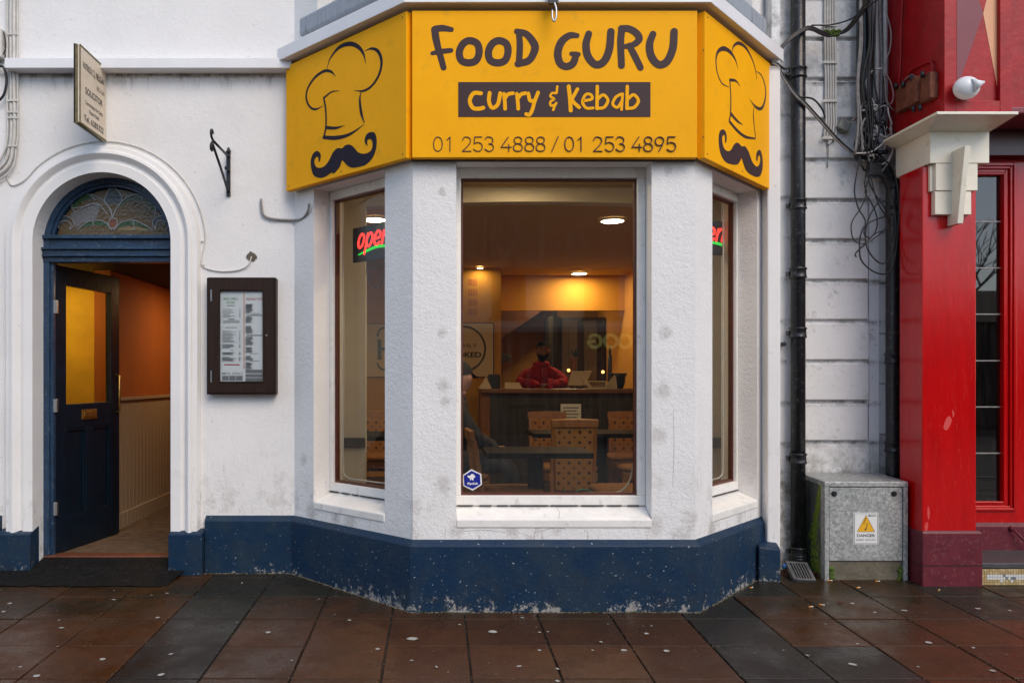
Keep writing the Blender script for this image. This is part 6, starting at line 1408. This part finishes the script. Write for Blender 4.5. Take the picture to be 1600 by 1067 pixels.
def hand(wrist, d, palm_n, m, parent, curl=.5, side=1):
    """palm with four bent fingers of unequal length and a thumb from its side"""
    wrist = Vector(wrist); d = Vector(d).normalized(); n = Vector(palm_n).normalized(); s = d.cross(n).normalized()*side
    J = {'w':(wrist,(.019,.014)), 'p':(wrist+d*.045,(.030,.013)), 'k':(wrist+d*.085,(.034,.012))}; E_ = [('w','p'),('p','k')]
    o = skinned('hand', J, E_, m, 2); kid2(parent, o)
    fo = []
    for i, (off, L_) in enumerate(((-.027,.058),(-.009,.072),(.009,.078),(.026,.070))):
        b0 = wrist+d*.080+s*off; ang = curl*.4; p1 = b0+(d*math.cos(ang)-n*math.sin(ang))*L_*.45; ang2 = curl*1.3; p2 = p1+(d*math.cos(ang2)-n*math.sin(ang2))*L_*.33; ang3 = curl*2.0; p3 = p2+(d*math.cos(ang3)-n*math.sin(ang3))*L_*.25
        mb = MB(); mb.tube([b0-d*.02,b0,p1,p2,p3], [.0095,.0092,.0085,.0078,.0062], 8); mb.ball(p3, .0064, n=8, m=6); f = mb.build('finger', m); kid2(parent, f)
    b0 = wrist+d*.025+s*.024; p1 = b0+(d*.6+s*.7).normalized()*.035; p2 = p1+(d*.9+s*.25-n*.3).normalized()*.030
    mb = MB(); mb.tube([b0,p1,p2], [.0115,.0105,.0080], 8); mb.ball(p2, .0082, n=8, m=6); kid2(parent, mb.build('thumb', m))
# man in red behind the counter, leaning on his forearms
mx_, my_ = 1.272, 9.62
pm = root0('person', (mx_, my_+.15, FZ), 'bearded man in a red zip jacket leaning on the counter', 'person')
V = Vector
J = dict(pelvis=(V((mx_,my_+.22,.98)),(.17,.13)), belly=(V((mx_,my_+.14,1.14)),(.175,.135)), chest=(V((mx_,my_+.04,1.31)),(.18,.13)), neck=(V((mx_,my_-.01,1.415)),(.105,.085)), nk2=(V((mx_,my_-.03,1.50)),(.058,.058)),
  shl=(V((mx_-.165,my_,1.335)),.088), ell=(V((mx_-.275,my_-.12,1.225)),.062), fol=(V((mx_-.17,my_-.30,1.215)),.052), wrl=(V((mx_-.07,my_-.40,1.205)),.040),
  shr=(V((mx_+.165,my_,1.335)),.088), elr=(V((mx_+.275,my_-.12,1.225)),.062), for_=(V((mx_+.17,my_-.30,1.215)),.052), wrr=(V((mx_+.07,my_-.41,1.205)),.040),
  hl=(V((mx_-.10,my_+.24,.90)),.105), kl=(V((mx_-.11,my_+.22,.56)),.075), al=(V((mx_-.11,my_+.26,.18)),.05), hr=(V((mx_+.10,my_+.24,.90)),.105), kr=(V((mx_+.11,my_+.22,.56)),.075), ar=(V((mx_+.11,my_+.26,.18)),.05))
body = skinned('body', J, [('pelvis','belly'),('belly','chest'),('chest','neck'),('neck','nk2'),('chest','shl'),('shl','ell'),('ell','fol'),('fol','wrl'),('chest','shr'),('shr','elr'),('elr','for_'),('for_','wrr'),('pelvis','hl'),('hl','kl'),('kl','al'),('pelvis','hr'),('hr','kr'),('kr','ar')], M['redcloth'])
folds(body, .034, .07); body.data.materials.append(M['jeans'])
for p in body.data.polygons:
    if p.center.z < .92: p.material_index = 1
kid2(pm, body)
o = skinned('neck', dict(a=(V((mx_,my_-.02,1.46)),.055), b=(V((mx_,my_-.035,1.55)),.055)), [('a','b')], M['skin']); kid2(pm, o)
head(V((mx_+.012,my_-.055,1.602)), (-.05,-1,.05), M['skin'], M['hair'], beard=True, parent=pm)
mb = MB(); prv = None
for k in range(17):
    a = -2.35+4.7*k/16; cc = V((mx_+.090*math.sin(a), my_-.01+.08*-math.cos(a)*1, 1.432)); r = [mb.vert(cc+V((0,0,-.02))), mb.vert(cc*1+V((.012*math.sin(a),.012*-math.cos(a),.035))), mb.vert(cc+V((-.02*math.sin(a),.02*math.cos(a),.05)))]
    if prv:
        for q in range(2): mb.face([prv[q],r[q],r[q+1],prv[q+1]], True)
    prv = r
c_ = mb.build('collar', M['redcloth'], fix=False); so_ = c_.modifiers.new('t','SOLIDIFY'); so_.thickness = .012; kid2(pm, c_)
mb = MB(); mb.tube([V((mx_,my_-.135,1.40)),V((mx_,my_-.125,1.30)),V((mx_,my_-.05,1.18))], .0025, 5); kid2(pm, mb.build('zip', M['cableg']))
hand((mx_-.065,my_-.415,1.20), (.9,-.35,0), (0,0,1), M['skin'], pm, .5, 1); hand((mx_+.07,my_-.43,1.205), (-.9,-.3,0), (0,0,1), M['skin'], pm, .6, -1)
mb = MB()
for s in (-1,1): mb.hexa([(mx_+s*.11-.05,my_+.10,FZ),(mx_+s*.11+.05,my_+.10,FZ),(mx_+s*.11+.04,my_+.34,FZ),(mx_+s*.11-.04,my_+.34,FZ),(mx_+s*.11-.04,my_+.14,FZ+.06),(mx_+s*.11+.04,my_+.14,FZ+.06),(mx_+s*.11+.035,my_+.33,FZ+.11),(mx_+s*.11-.035,my_+.33,FZ+.11)])
kid2(pm, mb.build('shoe', M['shoe'], bevel=.015, bseg=3))
# seated person in black cap
sx, sy = .10, 6.0
ps = root0('person', (sx, sy, FZ), 'seated person in black cap and black jacket at the left of the front pane', 'person')
J = dict(pelvis=(V((sx+.02,sy,.66)),(.15,.13)), belly=(V((sx+.03,sy,.82)),(.145,.12)), chest=(V((sx+.05,sy,1.00)),(.15,.125)), neck=(V((sx+.07,sy,1.12)),(.07,.07)), nk2=(V((sx+.09,sy,1.17)),(.052,.052)),
  shl=(V((sx+.06,sy-.17,1.055)),.072), ell=(V((sx+.20,sy-.22,.83)),.060), wrl=(V((sx+.36,sy-.12,.76)),.038), shr=(V((sx+.06,sy+.17,1.055)),.072), elr=(V((sx+.20,sy+.22,.83)),.060), wrr=(V((sx+.36,sy+.10,.76)),.038),
  hl=(V((sx+.08,sy-.10,.66)),.095), kl=(V((sx+.46,sy-.11,.64)),.066), al=(V((sx+.48,sy-.11,.18)),.042), hr=(V((sx+.08,sy+.10,.66)),.095), kr=(V((sx+.46,sy+.11,.64)),.066), ar=(V((sx+.48,sy+.11,.18)),.042))
body = skinned('body', J, [('pelvis','belly'),('belly','chest'),('chest','neck'),('neck','nk2'),('chest','shl'),('shl','ell'),('ell','wrl'),('chest','shr'),('shr','elr'),('elr','wrr'),('pelvis','hl'),('hl','kl'),('kl','al'),('pelvis','hr'),('hr','kr'),('kr','ar')], M['blackcloth']); folds(body, .03, .08); kid2(ps, body)
o = skinned('neck', dict(a=(V((sx+.085,sy,1.14)),.05), b=(V((sx+.10,sy,1.21)),.05)), [('a','b')], M['skin2']); kid2(ps, o)
head(V((sx+.095,sy,1.275)), (.62,.78,-.12), M['skin2'], M['hair'], cap=True, parent=ps)
hand((sx+.37,sy-.12,.755), (1,.2,-.1), (0,0,1), M['skin2'], ps, .5, 1); hand((sx+.37,sy+.10,.755), (1,-.2,-.1), (0,0,1), M['skin2'], ps, .5, -1)
mb = MB()
for s in (-1,1): mb.hexa([(sx+.42,sy+s*.11-.045,FZ),(sx+.68,sy+s*.11-.05,FZ),(sx+.68,sy+s*.11+.05,FZ),(sx+.42,sy+s*.11+.045,FZ),(sx+.43,sy+s*.11-.035,FZ+.10),(sx+.66,sy+s*.11-.03,FZ+.05),(sx+.66,sy+s*.11+.03,FZ+.05),(sx+.43,sy+s*.11+.035,FZ+.10)])
kid2(ps, mb.build('shoe', M['shoe'], bevel=.015, bseg=3))
# ------------------------------------------------------------------ litter at the wall foot
def gpos(px, py):
    x, y = gpt(px, py); return V((x, y, gz(y)+.006))
for i, (px, py, a, lb) in enumerate(((1297,908,.1,'cigarette end at the left foot of the steel cabinet'),(1371,909,.05,'cigarette end below the danger label'),(1341,919,.4,'cigarette end in front of the cabinet base'),(1284,946,-.4,'cigarette end in the slab joint below the drain grate'),(1267,949,.35,'crushed white cigarette end left of the others'),(1467,923,.8,'cigarette end at the foot of the maroon plinth'),(1174,919,.6,'orange cigarette end by the right corner of the bay'))):
    p = gpos(px, py); d = V((math.cos(a), math.sin(a), 0))*.015; o_ = MB(); o_.tube([p-d, p+d*.2], .004, 6); o = o_.build('cigarette_end', M['butt']); tag(o, lb, 'cigarette end', 'cigarette ends on the slabs')
    o_ = MB(); o_.tube([p+d*.2, p+d], .0038, 6); k_ = o_.build('paper', M['litter']); k_.parent = o
for px, py, w, lb in ((1313,942,13,'dark red dead leaf on the slab left of the cabinet'),(525,933,7,'small dead leaf by the left bay plinth'),(722,946,9,'dead leaf lying under the middle of the plinth')):
    p = gpos(px, py); mb = MB(); r = w*p.y/F/2
    q = [p+V((-r,0,0)),p+V((-r*.4,r*.5,.004)),p+V((r*.5,r*.4,.006)),p+V((r,0,.001)),p+V((r*.3,-r*.4,.0)),p+V((-r*.5,-r*.45,.003))]
    mb.solid_poly([(v.x,v.y,p.z+.002) for v in q], (0,0,1), .002); tag(mb.build('dead_leaf', M['leaf'], fix=False), lb, 'leaf', 'dead leaves on the pavement')
mb = MB(); p = V((2.285,5.22,.06)); mb.tube([p+V((-.015,0,-.012)),p+V((.015,.01,.004))], .013, 10); tag(mb.build('blue_bottle_cap', M['litblue']), 'bit of blue plastic litter beside the foot of the downpipe', 'litter')
mb = MB(); r7 = random.Random(6)
for k in range(90): mb.ball((r7.uniform(2.23,2.52), r7.uniform(5.15,5.34), r7.uniform(-.01,.02)), r7.uniform(.005,.016), (1.3,1,.5), 5, 4)
o = mb.build('dirt', M['leaf']); tag(o, kind='stuff'); o.name = 'dirt'
mb = MB()
def tuft(x, y, n, h):
    for k in range(n):
        a = r7.uniform(0,6.28); b0 = V((x+r7.uniform(-.03,.03), y+r7.uniform(-.006,.004), gz(y))); t_ = b0+V((math.cos(a)*h*.8, -abs(math.sin(a))*h*.6, h*r7.uniform(.4,1))); s_ = V((math.sin(a),0,.0))*.002
        mb.poly([b0-s_, b0+s_, t_])
for px in (985, 1018, 1030, 990, 925, 700, 665, 1000): tuft((px-CX)*4.472/F, 4.472, 16, .014)
for k in range(26): x = r7.uniform(-.1,1.4); tuft(x, 4.473, 3, .008)
for k in range(30): tuft(r7.uniform(-1.5,-.95), 5.262, 3, .010)
tag(mb.build('grass', mat('small_weeds', (.07,.13,.015), .8), fix=False), kind='stuff')
# crumbled render and moss line along the foot of the plinth
mb = MB()
path = [(-1.519,5.262),(-.945,5.262),(-.14,4.472),(1.48,4.472),(2.1,5.16)]
for i in range(4):
    a, b_ = V((*path[i],0)), V((*path[i+1],0)); L_ = (b_-a).length
    for k in range(int(L_*130)):
        t = r7.random(); q = a+(b_-a)*t; mb.ball((q.x+r7.uniform(-.004,.004), q.y+r7.uniform(-.012,.002), gz(q.y)+.0), r7.uniform(.002,.0065), (1.5,.8,.7), 5, 4)
for k in range(1500):
    if r7.random() < .6: x = .162+.403*r7.randint(-10, 9)+r7.uniform(-.006,.006); y = r7.uniform(3.2,5.2)
    elif r7.random() < .6: x = r7.uniform(-3,4.2); y = 4.364+.4*r7.randint(-2,2)+r7.uniform(-.005,.005)
    else: x = r7.uniform(-3,4.2); y = r7.uniform(3.3,5.2)
    if y > 4.45 and -1 < x < 2.2: continue
    mb.ball((x, y, gz(y)), r7.uniform(.0008,.003), (1.4,1,.7), 4, 3)
tag(mb.build('grit', M['concrete'], fix=False), kind='stuff')
# ------------------------------------------------------------------ across the street (seen only in the glass)
op = root0('terrace_house', (3,-13,0), 'low cream terrace with slate roof across the street, mirrored in the window', 'building')
YO = -13.0
def OX(px, D=4.676*2+13.0): return (px-CX)*D/F
def OZ(py, D=4.676*2+13.0): return E-(py-CY)*D/F
mb = MB(); mb.box(-16, OX(1030)+1.2, YO-6, YO, -.2, OZ(425)); kid2(op, mb.build('wall', M['opwall'], fix=False))
mb = MB(); ez = OZ(427); mb.hexa([(-16.3,YO-3.2,ez),(OX(1030)+1.4,YO-3.2,ez),(OX(1030)+1.4,YO+.3,ez),(-16.3,YO+.3,ez),(-16.3,YO-3.2,ez+3.4),(OX(1030)+1.4,YO-3.2,ez+3.4),(OX(1030)+1.4,YO+.3,ez+.12),(-16.3,YO+.3,ez+.12)]); kid2(op, mb.build('roof', M['roof'], fix=True))
for xa in (OX(768), OX(913), OX(600), OX(450), OX(330)):
    mb = MB(); mb.box(xa, xa+.95, YO, YO+.05, OZ(498), OZ(430)); f = kid2(op, mb.build('window', M['opdark'], bevel=.01))
    mb = MB(); mb.box(xa-.08, xa+1.03, YO, YO+.12, OZ(500), OZ(497)); adopt(f, mb.build('sill', M['opshop']))
mb = MB(); mb.box(-6, OX(1040), YO, YO+.25, -.2, OZ(520)); kid2(op, mb.build('shopfront', M['opshop']))
mb = MB(); mb.box(-6, OX(1040), YO, YO+.35, OZ(520), OZ(512)); kid2(op, mb.build('shop_fascia', M['cableg']))
# sign letters: seen from the street they read OOG, in the window mirrored
plO = Pl((0, YO+.37, 0), (-1,0,0), (0,0,1)); mk = Marks(plO, .03)
def oc(px): return -OX(px)
rr0 = 9.5*22.35/F
for px in (950, 972): 
    cxx, cz = oc(px), OZ(534); mk.stroke([(cxx+rr0*math.cos(2*PI*k/12), cz+rr0*math.sin(2*PI*k/12)) for k in range(12)], .09, 3, True)
cxx, cz = oc(925), OZ(534); mk.stroke([(cxx+rr0*math.cos(a), cz+rr0*math.sin(a)) for a in [math.radians(d) for d in (40,80,120,160,200,240,280,320,355)]]+[(cxx+.02, cz)], .09, 4)
kid2(op, mk.build('lettering', mat('yellow_shop_letters', (.75,.70,.22), .6, emit=(.8,.72,.2), es=.25)))
fl = root0('far_wall', (14,-16,0), 'long dark low building across the street, mirrored in the red shop window', 'building')
mb = MB(); mb.box(OX(1030)+1.4, 34, -19, -14, -.2, 3.0); kid2(fl, mb.build('wall', M['opdark'], fix=False)); mb = MB(); mb.hexa([(OX(1030)+1.4,-19,3.0),(34,-19,3),(34,-13.7,3),(OX(1030)+1.4,-13.7,3.0),(OX(1030)+2,-17,4.2),(33,-17,4.2),(33,-16,4.2),(OX(1030)+2,-16,4.2)]); kid2(fl, mb.build('roof', M['roof']))
tr_ = root0('bare_tree', (13.5,-10.9,-.2), 'bare winter street tree across the road, mirrored in the glass', 'tree')
mb = MB(); r8 = random.Random(12)
def branch(p, d, L_, r, lv):
    q = p+d*L_; m_ = p+d*L_*.5+V((r8.uniform(-.05,.05),r8.uniform(-.05,.05),0))*L_
    mb.tube([p,m_,q], [r,r*.85,r*.65], 6, caps=False)
    if lv == 0: return
    for k in range(3): dd_ = (d+V((r8.uniform(-.8,.8),r8.uniform(-.8,.8),r8.uniform(-.1,.5)))).normalized(); branch(q, dd_, L_*.72, r*.6, lv-1)
branch(V((13.5,-10.9,-.2)), V((0,0,1)), 2.0, .13, 5); kid2(tr_, mb.build('trunk_and_branches', M['opdark'], fix=False))
